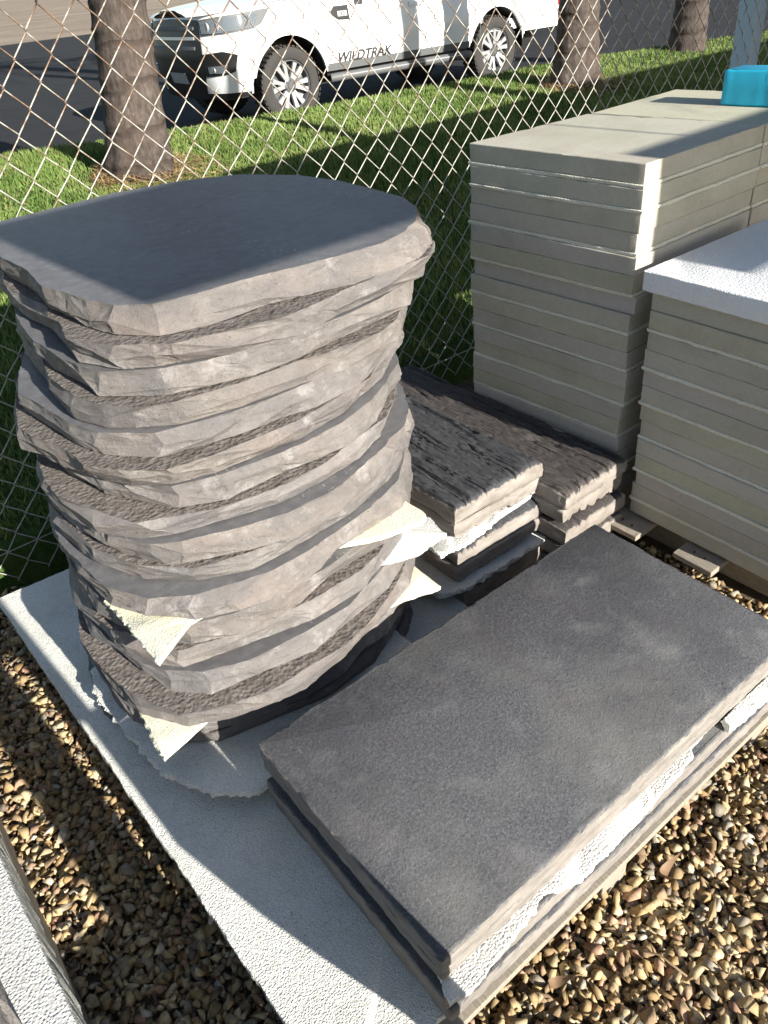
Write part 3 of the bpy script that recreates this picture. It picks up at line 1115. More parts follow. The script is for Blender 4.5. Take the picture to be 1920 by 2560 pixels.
foam('foam_sheet', [(-0.95, 0.55), (-0.95, -0.05), (-0.60, -0.205), (-0.36, -0.188), (-0.206, -0.171), (-0.09, -0.105), (-0.012, -0.028), (-0.03, 0.55)], zf3 + 0.001, FO - 0.002,
     'torn wavy edged grey foam sheet near the bottom of the stone stack', 24, group=FG, mat='foam',
     edges=[0.002, 0.006, 0.007, 0.007, 0.007, 0.007, 0.004, 0.002])

# ------------------------------------------------------------------ large charcoal slabs
SG = 'large charcoal slabs in the low stack'
SL = [(0.0, -0.002), (0.606, -0.003), (0.614, 1.135), (0.006, 1.152)]


def big_slab(z0, z1, dx, dy, label, seed, gx=0.0):
    mb = MB()
    P = [(x + dx + (gx if x > .3 else 0), y + dy) for x, y in SL]
    slab(mb, P, z0, z1, 0.007, 0.010, 0.0016, seed, 0.008)
    o = mb.build('charcoal_slab', M['charcoal'], smooth=True, angle=40)
    return tag(o, label, 'concrete slab', SG)


big_slab(0.2425, 0.290, 0, 0, 'topmost large charcoal slab of the low stack with its whole top in sun', 31)
big_slab(0.192, 0.2395, -0.006, 0.004, 'second large charcoal slab of the low stack, just above the white foam strip', 32)
big_slab(0.1145, 0.169, 0.004, -0.006, 'third large charcoal slab of the low stack, just under the white foam strip', 33, 0.004)
big_slab(0.062, 0.1115, 0.006, 0.002, 'bottom large charcoal slab of the low stack, resting on the foam sheet', 34, 0.008)
foam('foam_strip', [(0.03, 0.03), (0.4, 0.03), (0.575, 0.012), (0.630, -0.010), (0.640, 0.05), (0.630, 0.10), (0.622, 0.19), (0.606, 0.255), (0.626, 0.30), (0.634, 0.34),
                    (0.636, 0.48), (0.624, 0.63), (0.618, 0.74), (0.600, 0.75), (0.595, 1.1), (0.03, 1.1)], 0.1705, 0.019,
     'white foam strip squeezed out along the sunlit side of the charcoal slabs', 35,
     mat='foam_clean', edges=[0.002, 0.002, 0.004, 0.004, 0.005, 0.004, 0.005, 0.005, 0.004, 0.004, 0.003, 0.003, 0.002, 0.002, 0.002, 0.002])
foam('foam_scrap', [(0.605, 0.87), (0.630, 0.86), (0.640, 1.0), (0.640, 1.14), (0.605, 1.15)], 0.171, 0.019,
     'small white foam scrap sticking out at the far right end of the charcoal slabs', 36, mat='foam_clean', edges=[0.005, 0.004, 0.004, 0.004, 0.001])
foam('foam_scrap', [(0.03, 1.16), (0.30, 1.155), (0.30, 1.19), (0.20, 1.21), (0.03, 1.20)], 0.1705, 0.017,
     'thin white foam scrap poking out behind the far end of the charcoal slabs', 37, mat='foam_clean', edges=[0.001, 0.004, 0.004, 0.004, 0.004])

# ------------------------------------------------------------------ wood grained sleepers
def sleeper(name, x0, x1, y0, y1, z0, z1, rz, seed, mat, up, label, group):
    L, W, T = x1 - x0, y1 - y0, z1 - z0
    fine_ = label.find(' on top of ') > 0
    nx, ny = (int(L / 0.0058), int(W / 0.0028)) if fine_ else (int(L / 0.02), int(W / 0.006))
    xs, ys = np.linspace(-L / 2, L / 2, nx), np.linspace(-W / 2, W / 2, ny)
    X, Y = np.meshgrid(xs, ys, indexing='ij')
    wob = 0.005 * vnoise(X * 5, Y * 3, 0, seed + 1) + 0.03 * Y * vnoise(X * 2.2, 0, 0, seed + 2)
    g1 = fbm(X * 5, (Y + wob) * 46, 0, seed, 4)
    cr = np.minimum(np.abs(vnoise(X * 2.0, (Y + wob) * 42, 0, seed + 11)), np.abs(vnoise(X * 2.6, (Y - wob) * 64, 0, seed + 41)) + 0.03)
    cr2 = vnoise(X * 11, (Y + wob) * 105, 0, seed + 13)
    crack = np.clip(0.17 - np.abs(cr), 0, 0.17) / 0.17 * np.clip(vnoise(X * 3, Y * 14, 0, seed + 4) * 1.8 + 0.75, 0, 1)
    h = 0.0030 * g1 - 0.0150 * crack + 0.0022 * fbm(X * 34 + 3 * Y, (Y + wob) * 55, 0, seed + 29, 3) * (0.4 + 0.6 * np.clip(vnoise(X * 3, Y * 5, 0, seed + 31) + .3, 0, 1)) - 0.0032 * np.clip(0.2 - np.abs(cr2), 0, .2) / 0.2 + 0.0018 * fbm(X * 3, Y * 6, 0, seed + 7, 2)
    ex = np.minimum(X + L / 2, L / 2 - X)
    ey = np.minimum(Y + W / 2, W / 2 - Y)
    edge = np.minimum(ex, ey)
    h -= 0.010 * np.clip(1 - edge / 0.014, 0, 1) ** 2
    notch = np.clip(1 - ex / 0.030, 0, 1) * np.clip(vnoise(X * 2, Y * 85, 0, seed + 19), 0, 1) * 0.010
    h -= notch
    Z = T + h
    mb = MB()
    P = np.stack([X, Y, Z], 2)
    # ring of the border, CCW seen from above
    bi = [(i, 0) for i in range(nx)] + [(nx - 1, j) for j in range(1, ny)] + [(i, ny - 1) for i in range(nx - 2, -1, -1)] + [(0, j) for j in range(ny - 2, 0, -1)]
    B = np.array([P[i, j] for i, j in bi])
    nn = normals2(B[:, :2])
    pig = [np.clip(0.35 + edge / 0.014, 0, 1.5).ravel()]
    mb.grid(P, flip=False)
    mb.f = [f[::-1] for f in mb.f]
    # make sure the top faces up
    rows = []
    for q in (0.90, 0.72, 0.5, 0.28, 0.08, 0.0):
        zz = B[:, 2] * q
        d = 0.0035 * fbm(B[:, 0] * 14, B[:, 1] * 14, zz * 40, seed + 23, 4) + 0.003 * math.sin(PI * q) - (0.007 if q == 0 else 0) \
            - 0.004 * np.clip(vnoise(B[:, 0] * 70, B[:, 1] * 70, 0, seed + 19), 0, 1) * (q > 0.6)
        rows.append(np.c_[B[:, :2] + nn * d[:, None], zz])
        pig.append(np.full(len(B), 0.12 if q > .85 else 0.0))
    n = len(B)
    base = mb.n
    top_ids = [i * ny + j for i, j in bi]
    allv = np.concatenate(rows)
    mb.add(allv, [])
    ids = [top_ids] + [[base + r * n + j for j in range(n)] for r in range(len(rows))]
    for a, b in zip(ids[:-1], ids[1:]):
        for j in range(n):
            k = (j + 1) % n
            mb.f.append((b[j], b[k], a[k], a[j]))
            mb.mi.append(0)
    mb.f.append(tuple(ids[-1][::-1]))
    mb.mi.append(0)
    o = mb.build(name, M[mat], smooth=True, angle=60, origin=(0, 0, 0))
    at = o.data.attributes.new('pigment', 'FLOAT', 'POINT')
    at.data.foreach_set('value', np.concatenate(pig).astype(np.float32))
    bm = bmesh.new()
    bm.from_mesh(o.data)
    bmesh.ops.recalc_face_normals(bm, faces=bm.faces)
    bm.to_mesh(o.data)
    bm.free()
    o.location = ((x0 + x1) / 2, (y0 + y1) / 2, z0 if up else z1)
    o.rotation_euler = (0 if up else PI, 0, rz if up else rz)
    return tag(o, label, 'sleeper', group)


LG, RG = 'wood grained sleepers in the nearer pile', 'wood grained sleepers in the farther pile'
sleeper('concrete_sleeper', -1.12, -0.222, 0.818, 1.180, 0.338, 0.400, -0.012, 401, 'sleeper_grey', True, 'grey wood grained concrete sleeper on top of the nearer sleeper pile', LG)
sleeper('concrete_sleeper', -1.12, -0.226, 0.824, 1.176, 0.275, 0.337, -0.020, 402, 'sleeper_grey', False, 'second concrete sleeper of the nearer pile, just above its upper foam', LG)
foam('foam_sheet', [(-1.0, 0.80), (-0.50, 0.765), (-0.33, 0.760), (-0.215, 0.745), (-0.205, 0.86), (-0.212, 0.95), (-0.228, 0.99), (-0.235, 1.16), (-1.0, 1.16)], 0.259, 0.0155,
     'upper white foam sheet with crumbled edge between the nearer sleepers', 51, mat='foam_clean', edges=[0.003, 0.006, 0.007, 0.006, 0.006, 0.005, 0.002, 0.002, 0.002],
     group='foam sheets in the nearer sleeper pile')
sleeper('concrete_sleeper', -1.12, -0.210, 0.812, 1.176, 0.196, 0.258, -0.010, 403, 'sleeper_grey', True, 'third concrete sleeper of the nearer pile, just under its upper foam', LG)
sleeper('concrete_sleeper', -1.12, -0.206, 0.806, 1.178, 0.133, 0.195, -0.014, 404, 'sleeper_grey', False, 'fourth concrete sleeper of the nearer pile, resting on its lower foam', LG)
foam('foam_sheet', [(-1.0, 0.78), (-0.5, 0.745), (-0.215, 0.728), (-0.180, 0.80), (-0.172, 1.0), (-0.180, 1.19), (-1.0, 1.19)], 0.114, 0.018,
     'lower white foam sheet with crumbled edge under the nearer sleepers', 52, mat='foam_clean', edges=[0.003, 0.006, 0.006, 0.007, 0.006, 0.004, 0.002],
     group='foam sheets in the nearer sleeper pile')
sleeper('concrete_sleeper', -1.12, -0.190, 0.815, 1.195, 0.033, 0.1125, -0.008, 405, 'sleeper_grey', True, 'bottom shaded concrete sleeper of the nearer pile standing on the pallet', LG)

sleeper('concrete_sleeper', -1.16, -0.108, 1.155, 1.446, 0.272, 0.335, 0.006, 411, 'sleeper_brown', True, 'brown wood grained concrete sleeper on top of the pile against the cream pavers', RG)
sleeper('concrete_sleeper', -1.16, -0.116, 1.158, 1.442, 0.207, 0.271, 0.002, 412, 'sleeper_brown', False, 'second concrete sleeper of the farther pile, below the brown topped one', RG)
sleeper('concrete_sleeper', -1.16, -0.098, 1.150, 1.444, 0.140, 0.206, 0.008, 413, 'sleeper_brown', True, 'third concrete sleeper of the farther pile with notched upper edge', RG)
sleeper('concrete_sleeper', -1.16, -0.092, 1.152, 1.440, 0.076, 0.139, 0.004, 414, 'sleeper_brown', True, 'fourth concrete sleeper of the farther pile with pale rounded end', RG)
sleeper('concrete_sleeper', -1.16, -0.110, 1.155, 1.335, 0.033, 0.0755, 0.004, 415, 'sleeper_brown', True, 'bottom concrete sleeper of the farther pile standing on the pallet', RG)

# ------------------------------------------------------------------ cream pavers
ST, SF = 0.0525, 0.0110


def paver_stack(P, ztop, n, foams, names, group, fgroup, seed, lean=(0, 0), jit=0.007):
    z = ztop
    r = np.random.default_rng(seed)
    for k in range(n):
        d = r.uniform(-jit, jit, 2) if k else np.zeros(2)
        d = d + np.array(lean) * k / n
        a = r.uniform(-.004, .004)
        C = np.mean(P, 0)
        Q = [(C + (np.array(p) - C) @ np.array([[1, a], [-a, 1]]) + d) for p in P]
        mb = MB()
        slab(mb, Q, z - ST, z, 0.0026, 0.022, 0.0010, seed + k, 0.004)
        o = mb.build('cream_paver', M['cream'], smooth=True, angle=14)
        lab = names(k)
        tag(o, lab[0], 'paver', group)
        z -= ST
        if k in foams:
            e = r.uniform(0.002, 0.010)
            F = [(C + (np.array(p) - C) * (1 + e) + d + r.uniform(-.003, .003, 2)) for p in P]
            foam('foam_spacer', F, z - SF + 0.0004, SF - 0.0008, lab[1], seed + 200 + k, cat='foam spacer', group=fgroup, mat='foam_strip', step=0.03, torn=0.0025)
            z -= SF


def front_names(k):
    w = ORD[k] if k < 17 else 'bottom'
    return ('%s cream paver from the top of the tall front pile' % w if 0 < k < 17 else '%s cream paver of the tall front pile, %s' % (w, 'half in shadow' if k == 0 else 'on the pallet'),
            'thin foam spacer under the %s cream paver of the tall front pile' % w)


def rear_names(k):
    if k < 6:
        return ('%s cream paver of the rear pile, behind the tall front pile' % ORD[k], 'thin foam spacer under the %s cream paver of the rear pile' % ORD[k])
    return ('cream paver low in the rear pile, hidden by the tall front pile', 'thin foam spacer low in the hidden part of the rear pile')


def low_names(k):
    w = ORD[k] if k < 12 else 'bottom'
    return ('%s cream paver of the lower right pile, %s' % (w, 'directly under the white paver' if k == 0 else 'below the white paver'),
            'thin foam spacer under the %s cream paver of the lower right pile' % w)


PA = [(-0.811, 1.458), (-0.181, 1.488), (-0.182, 2.066), (-0.782, 1.992)]
PR = [(-0.785, 2.022), (-0.184, 2.080), (-0.186, 2.60), (-0.800, 2.525)]
AF = {0, 1, 3, 5, 7, 9, 11, 13, 15}
paver_stack(PA, 1.183, 18, AF, front_names, 'cream pavers in the tall front pile', 'foam spacers in the tall front pile', 1000, lean=(0.018, -0.012))
paver_stack(PR, 1.181, 18, AF, rear_names, 'cream pavers in the rear pile', 'foam spacers in the rear pile', 1500, lean=(0.01, -0.004), jit=0.004)
PB = [(-0.092, 1.452), (0.528, 1.438), (0.545, 2.02), (-0.085, 2.03)]
paver_stack(PB, 0.873, 13, {1, 3, 5, 7, 9, 11}, low_names, 'cream pavers in the lower right pile', 'foam spacers in the lower right pile', 2000, lean=(0.012, 0.008))
mb = MB()
slab(mb, [(-0.118, 1.436), (0.545, 1.418), (0.56, 2.02), (-0.105, 2.03)], 0.8735, 0.930, 0.003, 0.02, 0.001, 71, 0.006)
tag(mb.build('white_paver', M['white_paver'], smooth=True, angle=30), 'white rough topped paver lying on the lower right pile', 'paver')
mb = MB()
slab(mb, [(-0.468, 2.284), (0.0, 2.335), (-0.01, 2.445), (-0.470, 2.398)], 1.1815, 1.287, 0.007, 0.012, 0.0007, 72, 0.008)
tag(mb.build('painted_block', M['blue'], smooth=True, angle=40), 'bright turquoise painted concrete block on top of the rear cream pile', 'block')

# ------------------------------------------------------------------ pile at the lower left
p3 = empty('pallet', (-0.2, -1.0, GZ), 0, 'pallet under the near stone pile at the lower left corner', 'pallet')
for i, x in enumerate(np.arange(-0.9, 0.32, 0.17)):
    mb = MB()
    board(mb, x, x + 0.12, -1.5, -0.54, 0.02, 0.04, 140 + i)
    mb.build('deck_board', M['wood'], p3)
for i, y in enumerate((-1.5, -1.05, -0.63)):
    mb = MB()
    board(mb, -0.9, 0.40, y, y + 0.09, GZ + 0.003, 0.0195, 150 + i)
    mb.build('stringer', M['wood'], p3)
foam('foam_sheet', [(-0.9, -1.5), (0.46, -1.5), (0.46, -0.516), (-0.14, -0.530), (-0.9, -0.545)], 0.262, 0.038,
     'white foam board at the lower left corner under the near stones', 61, mat='foam_clean', edges=[.002, .002, .0012, .0012, .002])
foam('foam_sheet', [(-0.9, -1.5), (0.46, -1.5), (0.46, -0.525), (-0.9, -0.55)], 0.041, 0.218, 'thick foam block under the white board at the lower left corner', 62,
     mat='foam', edges=[.002] * 4)


def edge_stone(cx, cy, sx, sy, z0, z1, seed, label):
    P = (RIM - CEN) * [sx, sy] + [cx, cy]
    o = facet_stone(P, z0, z1, False, seed, 0.03, 0, (0.04, 0.1), 7)
    return tag(o, label, 'stepping stone', 'stepping stones in the pile at the lower left corner')


mk = edge_stone(0.02, -1.045, 0.95, 0.93, 0.301, 0.355, 81, 'lower stone of the lower left corner pile with black marker scribble')
edge_stone(-0.05, -1.045, 0.90, 0.90, 0.3565, 0.41, 82, 'upper stone of the pile at the lower left corner of the photo')

from mathutils.bvhtree import BVHTree
tree = BVHTree.FromPolygons([tuple(v.co + mk.location) for v in mk.data.vertices], [tuple(p.vertices) for p in mk.data.polygons])
mb = MB()
for i, (u0, kind) in enumerate(((0.02, 0), (0.045, 1), (0.07, 0), (0.095, 2), (0.12, 1), (0.30, 0), (0.32, 2))):
    path = {0: [(0, .0), (.004, .02), (.002, .034)], 1: [(0, .004), (.012, .012), (.002, .022), (.012, .034)], 2: [(0, .03), (.006, .004), (.014, .03)]}[kind]
    pts = []
    for du_, dz_ in path:
        hit = tree.ray_cast(Vector((u0 + du_, -0.3, 0.310 + dz_)), Vector((0, -1, 0)))[0]
        if hit is not None:
            pts.append((hit.x, hit.y + 0.0006, hit.z))
    if len(pts) > 1:
        mb.tube(pts, 0.0012, 4)
if mb.n:
    mb.build('marker_scribble', M['marker'], mk)

# ------------------------------------------------------------------ chain link fence
FA = np.array([fl(-1.2), -1.2])
FB = np.array([fl(7.0), 7.0])
fdir = (FB - FA) / np.linalg.norm(FB - FA)
fnor = np.array([fdir[1], -fdir[0]])          # towards the yard
flen = float(np.linalg.norm(FB - FA))
fence = empty('wire_fence', (*(FA + FB) / 2, 0), 0, 'rusty diamond mesh wire fence between the yard and the lawn', 'fence')
PITCH, ROW, ZTOP, ZLOW = 0.0552, 0.123, 2.20, -0.06
nw = int(flen / PITCH)
wire_r = 0.0023
for w in range(nw):
    r = np.random.default_rng(5000 + w)
    pts, rust = [], []
    nz = int((ZTOP - ZLOW) / (ROW / 2))
    ph = 0
    for i in range(nz + 1):
        side = 1 if ((i + w) % 2 == 0) else -1
        zz = ZLOW + i * ROW / 2
        s0 = w * PITCH + side * PITCH / 2
        sag = 0.010 * fbm(w * 0.10, zz * 1.6, 0, 77, 3) + 0.004 * math.sin(w * 0.155)
        wob = 0.003 * vnoise((w + (side + 1) / 2) * 3.3, i * 0.9, 0, 78)
        # the bend at each knot: pass from front to back round the neighbour
        for dz, ds, dn in ((-0.0060, -0.0030, 0.0024), (0.0, 0.0022, 0.0), (0.0060, -0.0030, -0.0024)):
            p = FA + fdir * (s0 + side * ds + wob) + fnor * (dn * side + 0.012 * vnoise(w * 0.085, zz * 1.1, 0, 79))
            pts.append((p[0], p[1], zz + dz + sag))
        # rising direction: strands one way are rustier than the other
        lean = side
        base = 0.36 + 0.26 * (zz - 1.2) / 0.5 + (0.16 if lean > 0 else -0.10)
        rust += [base, base, base]
    mb = MB()
    mb.tube(pts, wire_r, 5)
    o = mb.build('wire', M['wire'], fence, smooth=True)
    at = o.data.attributes.new('rust', 'FLOAT', 'POINT')
    rv = np.repeat(np.array(rust, np.float32), 5)
    at.data.foreach_set('value', rv)
for zz in (0.06, 2.08):
    mb = MB()
    ss = np.linspace(0, flen, 60)
    mb.tube([(*(FA + fdir * s - fnor * 0.006), zz + 0.01 * math.sin(s * 1.3)) for s in ss], 0.002, 5)
    o = mb.build('tension_wire', M['wire'], fence, smooth=True)
    at = o.data.attributes.new('rust', 'FLOAT', 'POINT')
    at.data.foreach_set('value', np.full(len(o.data.vertices), 0.3, np.float32))


def pipe(name, s, r, z1, parent=None, off=0.05, k=20):
    p = FA + fdir * s + fnor * off
    mb = MB()
    mb.tube([(p[0], p[1], -0.15), (p[0], p[1], z1)], r, k)
    return mb.build(name, M['galv'], parent, smooth=True, angle=40)


# post positions along the fence
def s_at_v(v):
    return (v + 1.2) / fdir[1]


pipe('fence_post', s_at_v(4.68), 0.085, 2.35, fence, 0.10)
pipe('fence_post', s_at_v(-1.1), 0.03, 2.25, fence, 0.05)
# pale blue column of the building beyond the mesh
mb = MB()
c = FA + fdir * s_at_v(4.63) - fnor * 0.18
mb.box(c[0] - .06, c[0] + .05, c[1] - .05, c[1] + .06, 0.0, 3.0)
tag(mb.build('blue_column', M['pale_blue']), 'pale blue square column standing just behind the wire fence at right', 'column')

# ------------------------------------------------------------------ palms
def palm(x, y, r0, r1, h, seed, label, lean=(0, 0)):
    g0 = lz(x)
    t = empty('palm_tree', (x, y, g0), 0, label, 'palm tree', 'palms in a row on the lawn')
    k = 48
    zs = np.r_[np.linspace(-0.05, 2.2, 90), np.linspace(2.3, h, 40)]
    ph = np.linspace(0, 2 * PI, k, endpoint=False)
    rows = []
    for z in zs:
        base = r1 + (r0 - r1) * math.exp(-max(z, 0) / 0.42)
        ring = 0.016 * (abs(((z + 0.03 * math.sin(z * 3)) / 0.155) % 1 - 0.5) * 2) ** 3
        a = base * (1 + 0.045 * fbm(np.cos(ph) * 1.6 + seed, np.sin(ph) * 1.6, z * 0.9, seed, 3)) + ring
        a = a + 0.035 * np.exp(-max(z, 0) / 0.25) * vnoise(np.cos(ph) * 4, np.sin(ph) * 4, z * 2, seed + 5)
        zl = max(z, 0) / (1 + 0.12 * max(z, 0))
        rows.append(np.c_[x + a * np.cos(ph) + lean[0] * zl, y + a * np.sin(ph) + lean[1] * zl, np.full(k, z + g0)])
    mb = MB()
    rings(mb, rows)
    mb.build('trunk', M['bark'], t, smooth=True, angle=50, origin=(x, y, g0))
    x, y = x + lean[0] * h / (1 + 0.12 * h), y + lean[1] * h / (1 + 0.12 * h)
    h = h + g0
    r = np.random.default_rng(seed)
    mb = MB()
    for f in range(16):
        a = 2 * PI * f / 16 + r.uniform(-.15, .15)
        up = r.uniform(0.1, 0.9)
        d = np.array([math.cos(a), math.sin(a)])
        L = r.uniform(2.0, 2.7)
        pts = []
        for q in np.linspace(0, 1, 12):
            pts.append(np.r_[np.array([x, y]) + d * L * q, h + up * L * q - 1.1 * L * q * q])
        pts = np.array(pts)
        mb.tube(pts, np.linspace(0.03, 0.006, 12), 4)
        side = np.array([-d[1], d[0], 0])
        for q in range(1, 11):
            for sg in (-1, 1):
                for m in (0, 0.5):
                    b = pts[q] * (1 - m) + pts[q + 1] * m
                    e = b + side * sg * 0.5 * math.sin(PI * (q + 1) / 13) + np.r_[d * 0.22, -0.16]
                    mb.add([b, b + np.r_[d * 0.05, 0], e], [(0, 1, 2)])
    mb.build('crown', M['frond'], t, origin=(x, y, h))
    return t


PALMS = [(-5.88, 2.39, 0.315, 0.205, 6.5, 1, 'thick ringed palm trunk at left with dry straw at its foot', (0.05, 0.125)),
         (-5.40, 7.55, 0.31, 0.20, 6.8, 2, 'dark palm trunk standing near the back wheel of the white pickup'),
         (-5.76, 10.28, 0.245, 0.20, 6.2, 3, 'farthest palm trunk, at the upper right with a pale sunlit side')]
for p in PALMS:
    palm(*p)


def straw(name, x, y, r0, r1, n, seed, lab):
    r = np.random.default_rng(seed)
    a = r.uniform(0, 2 * PI, n)
    d = r0 + (r1 - r0) * r.random(n) ** 1.6 * (0.55 + 0.45 * np.cos(a - 0.6))
    u, v = x + d * np.cos(a), y + d * np.sin(a)
    L = r.uniform(.06, .16, n)
    b = r.uniform(0, 2 * PI, n)
    z = lz(u) + r.uniform(0.01, 0.06, n) * np.clip(1.4 - (d - r0) / (r1 - r0), 0.3, 1.4)
    e = np.stack([np.cos(b) * L, np.sin(b) * L, r.uniform(-.03, .04, n)], 1)
    w = np.stack([-np.sin(b), np.cos(b), 0 * b], 1) * 0.006
    P = np.stack([u, v, z], 1)
    V = np.stack([P - w, P + w, P + e], 1).reshape(-1, 3)
    c = np.array([0.42, 0.30, 0.15]) * r.uniform(.55, 1.3, (n, 1)) + np.array([0.06, 0.02, 0]) * r.random((n, 1))
    me = fast_mesh(name, V, np.arange(3 * n).reshape(-1, 3), M['straw'], c)
    return tag(link(name, me), lab, kind='stuff')


straw('dry_straw', -5.88, 2.39, 0.27, 0.80, 2600, 1, 'dry straw mulch round the left palm trunk')
straw('dry_straw', -5.40, 7.55, 0.27, 0.80, 1500, 2, 'dry straw mulch round the middle palm trunk')

# ------------------------------------------------------------------ white pickup
CH = math.radians(-90.4)
car = empty('pickup_truck', (-8.15, 4.93, 0.205), CH, 'white double cab pickup with black grille parked beyond the lawn', 'pickup')
car.rotation_euler = (0, -0.010, CH)
car['_local'] = 1
QX, QR, QW = 0.18, 0.74, 0.93                # corner start, corner reach, half width


def plan():
    """plan outline from the middle of the nose back along the left side: arrays of x, y, q"""
    t = np.linspace(0, PI / 2, 90)
    e = 2 / 3.4
    x = QX + QR * np.cos(t) ** e
    y = QW * np.sin(t) ** e
    x, y = np.r_[x, np.linspace(QX - 0.02, -4.45, 400)], np.r_[y, np.full(400, QW)]
    q = np.r_[0, np.cumsum(np.hypot(np.diff(x), np.diff(y)))]
    return x, y, q


PX, PY, PQ = plan()
PNX, PNY = np.gradient(PY), -np.gradient(PX)
PN = np.hypot(PNX, PNY)
PNX, PNY = PNX / PN, PNY / PN
PNX[0], PNY[0] = 1, 0


def q_of_x(x):
    return float(np.interp(-x, -PX[90:], PQ[90:])) if x < QX else float(np.interp(-x, -PX[:91], PQ[:91]))


def q_of_y(y):
    return float(np.interp(y, PY[:90], PQ[:90]))


def surf(q, z, off=0.0):
    x, y = np.interp(q, PQ, PX), np.interp(q, PQ, PY)
    nx, ny = np.interp(q, PQ, PNX), np.interp(q, PQ, PNY)
    d = -0.055 * ((z - 0.72) / 0.42) ** 2 + 0.012 * math.exp(-((z - 0.78) / 0.05) ** 2) + off
    front = max(0.0, 1 - q / 1.1)
    d -= front * 0.10 * max(0, (0.62 - z)) / 0.3 * 0.6
    return (x + nx * d, y + ny * d, z)


ARCH, WR = 0.495, 0.385


def bottom(x):
    for xa in (0.0, -3.22):
        dx = x - xa
        if abs(dx) < ARCH:
            return max(0.47, WR + math.sqrt(ARCH ** 2 - dx * dx))
    if x > 0.4:
        return 0.36 + 0.05 * max(0, (0.9 - x))
    if x < -3.6:
        return 0.56
    return 0.47


def top(x):
    if x > -0.75:
        return 1.225 - 0.105 * max(0, (x + 0.75) / 1.65) ** 1.6
    return 1.225


qs = sorted(set(np.r_[np.linspace(0, PQ[89], 60), [q_of_x(x) for x in np.arange(0.16, -4.45, -0.035)],
                      [q_of_x(x) for xa in (0, -3.22) for x in (xa + ARCH - .001, xa - ARCH + .001, xa + ARCH + .001, xa - ARCH - .001)]].round(5)))
for side in (1, -1):
    mb = MB()
    G = []
    for q in qs:
        x = float(np.interp(q, PQ, PX))
        zb, zt = bottom(x), top(x)
        G.append([(lambda p: (p[0], p[1] * side, p[2]))(surf(q, zb + (zt - zb) * t)) for t in np.linspace(0, 1, 12)])
    mb.grid(np.array(G), flip=(side > 0))
    mb.build('body_side', M['car_white'], car, smooth=True, angle=35, origin=(0, 0, 0))
# bonnet, roof shell and load bed
mb = MB()
G = []
for x in np.linspace(0.90, -0.78, 26):
    y1 = float(np.interp(-x, -PX[:91], PY[:91])) if x > QX else QW
    row = []
    for t in np.linspace(-1, 1, 15):
        row.append((x - 0.0, (y1 - 0.045) * t, top(x) + 0.055 * (1 - abs(t) ** 3) + 0.012 * (abs(t) < 0.55)))
    G.append(row)
mb.grid(np.array(G), flip=False)
mb.build('bonnet', M['car_white'], car, smooth=True, angle=40, origin=(0, 0, 0))


def cab_section(x, z):
    return 0.88 - 0.20 * (z - 1.20) / 0.65


mb = MB()
prof = [(-0.78, 1.21), (-1.55, 1.80), (-2.05, 1.87), (-2.6, 1.84), (-2.88, 1.74), (-2.95, 1.21)]
V = []
for x, z in prof:
    w = cab_section(x, z)
    V += [(x, w, z), (x, -w, z)]
F = [(2 * i, 2 * i + 1, 2 * i + 3, 2 * i + 2) for i in range(5)]
F += [tuple(range(0, 12, 2))[::-1], tuple(range(1, 12, 2))]
mb.add(V, F)
mb.build('cab', M['car_white'], car, origin=(0, 0, 0))
mb = MB()
w0, w1 = cab_section(0, 1.30), cab_section(0, 1.73)
mb.add([(-0.90, w0 - .05, 1.308), (-1.44, w1 - .05, 1.722), (-1.44, -w1 + .05, 1.722), (-0.90, -w0 + .05, 1.308)], [(0, 3, 2, 1)])
mb.v[-1] = mb.v[-1] + np.array([0.006, 0, 0.008])
mb.build('windscreen', M['window'], car, origin=(0, 0, 0))
for side in (1, -1):
    for pts in ([(-1.12, 1.27), (-1.60, 1.70), (-1.95, 1.74), (-1.95, 1.27)], [(-2.03, 1.27), (-2.03, 1.74), (-2.5, 1.72), (-2.78, 1.62), (-2.82, 1.27)]):
        mb = MB()
        mb.add([(x, (cab_section(x, z) + .006) * side, z) for x, z in pts], [tuple(range(len(pts)))[::(-1 if side < 0 else 1)]])
        mb.build('side_window', M['window'], car, origin=(0, 0, 0))
    mb = MB()
    mb.box(-1.10, -0.98, 0.90 * side if side > 0 else -1.12, 1.12 if side > 0 else -0.90, 1.16, 1.34)
    mb.build('wing_mirror', M['car_black'], car, origin=(0, 0, 0))
mb = MB()
mb.box(-4.40, -2.98, -0.86, 0.86, 0.60, 0.72)
mb.box(-3.02, -2.97, -0.86, 0.86, 0.72, 1.15)
mb.box(-4.44, -4.38, -0.88, 0.88, 0.58, 1.15)
mb.build('load_bed', M['car_white'], car, origin=(0, 0, 0))
mb = MB()
mb.box(-4.2, 0.70, -0.62, 0.62, 0.32, 0.62)
mb.box(-2.75, -0.52, -0.84, 0.84, 0.42, 0.62)
mb.build('chassis', M['car_black'], car, origin=(0, 0, 0))


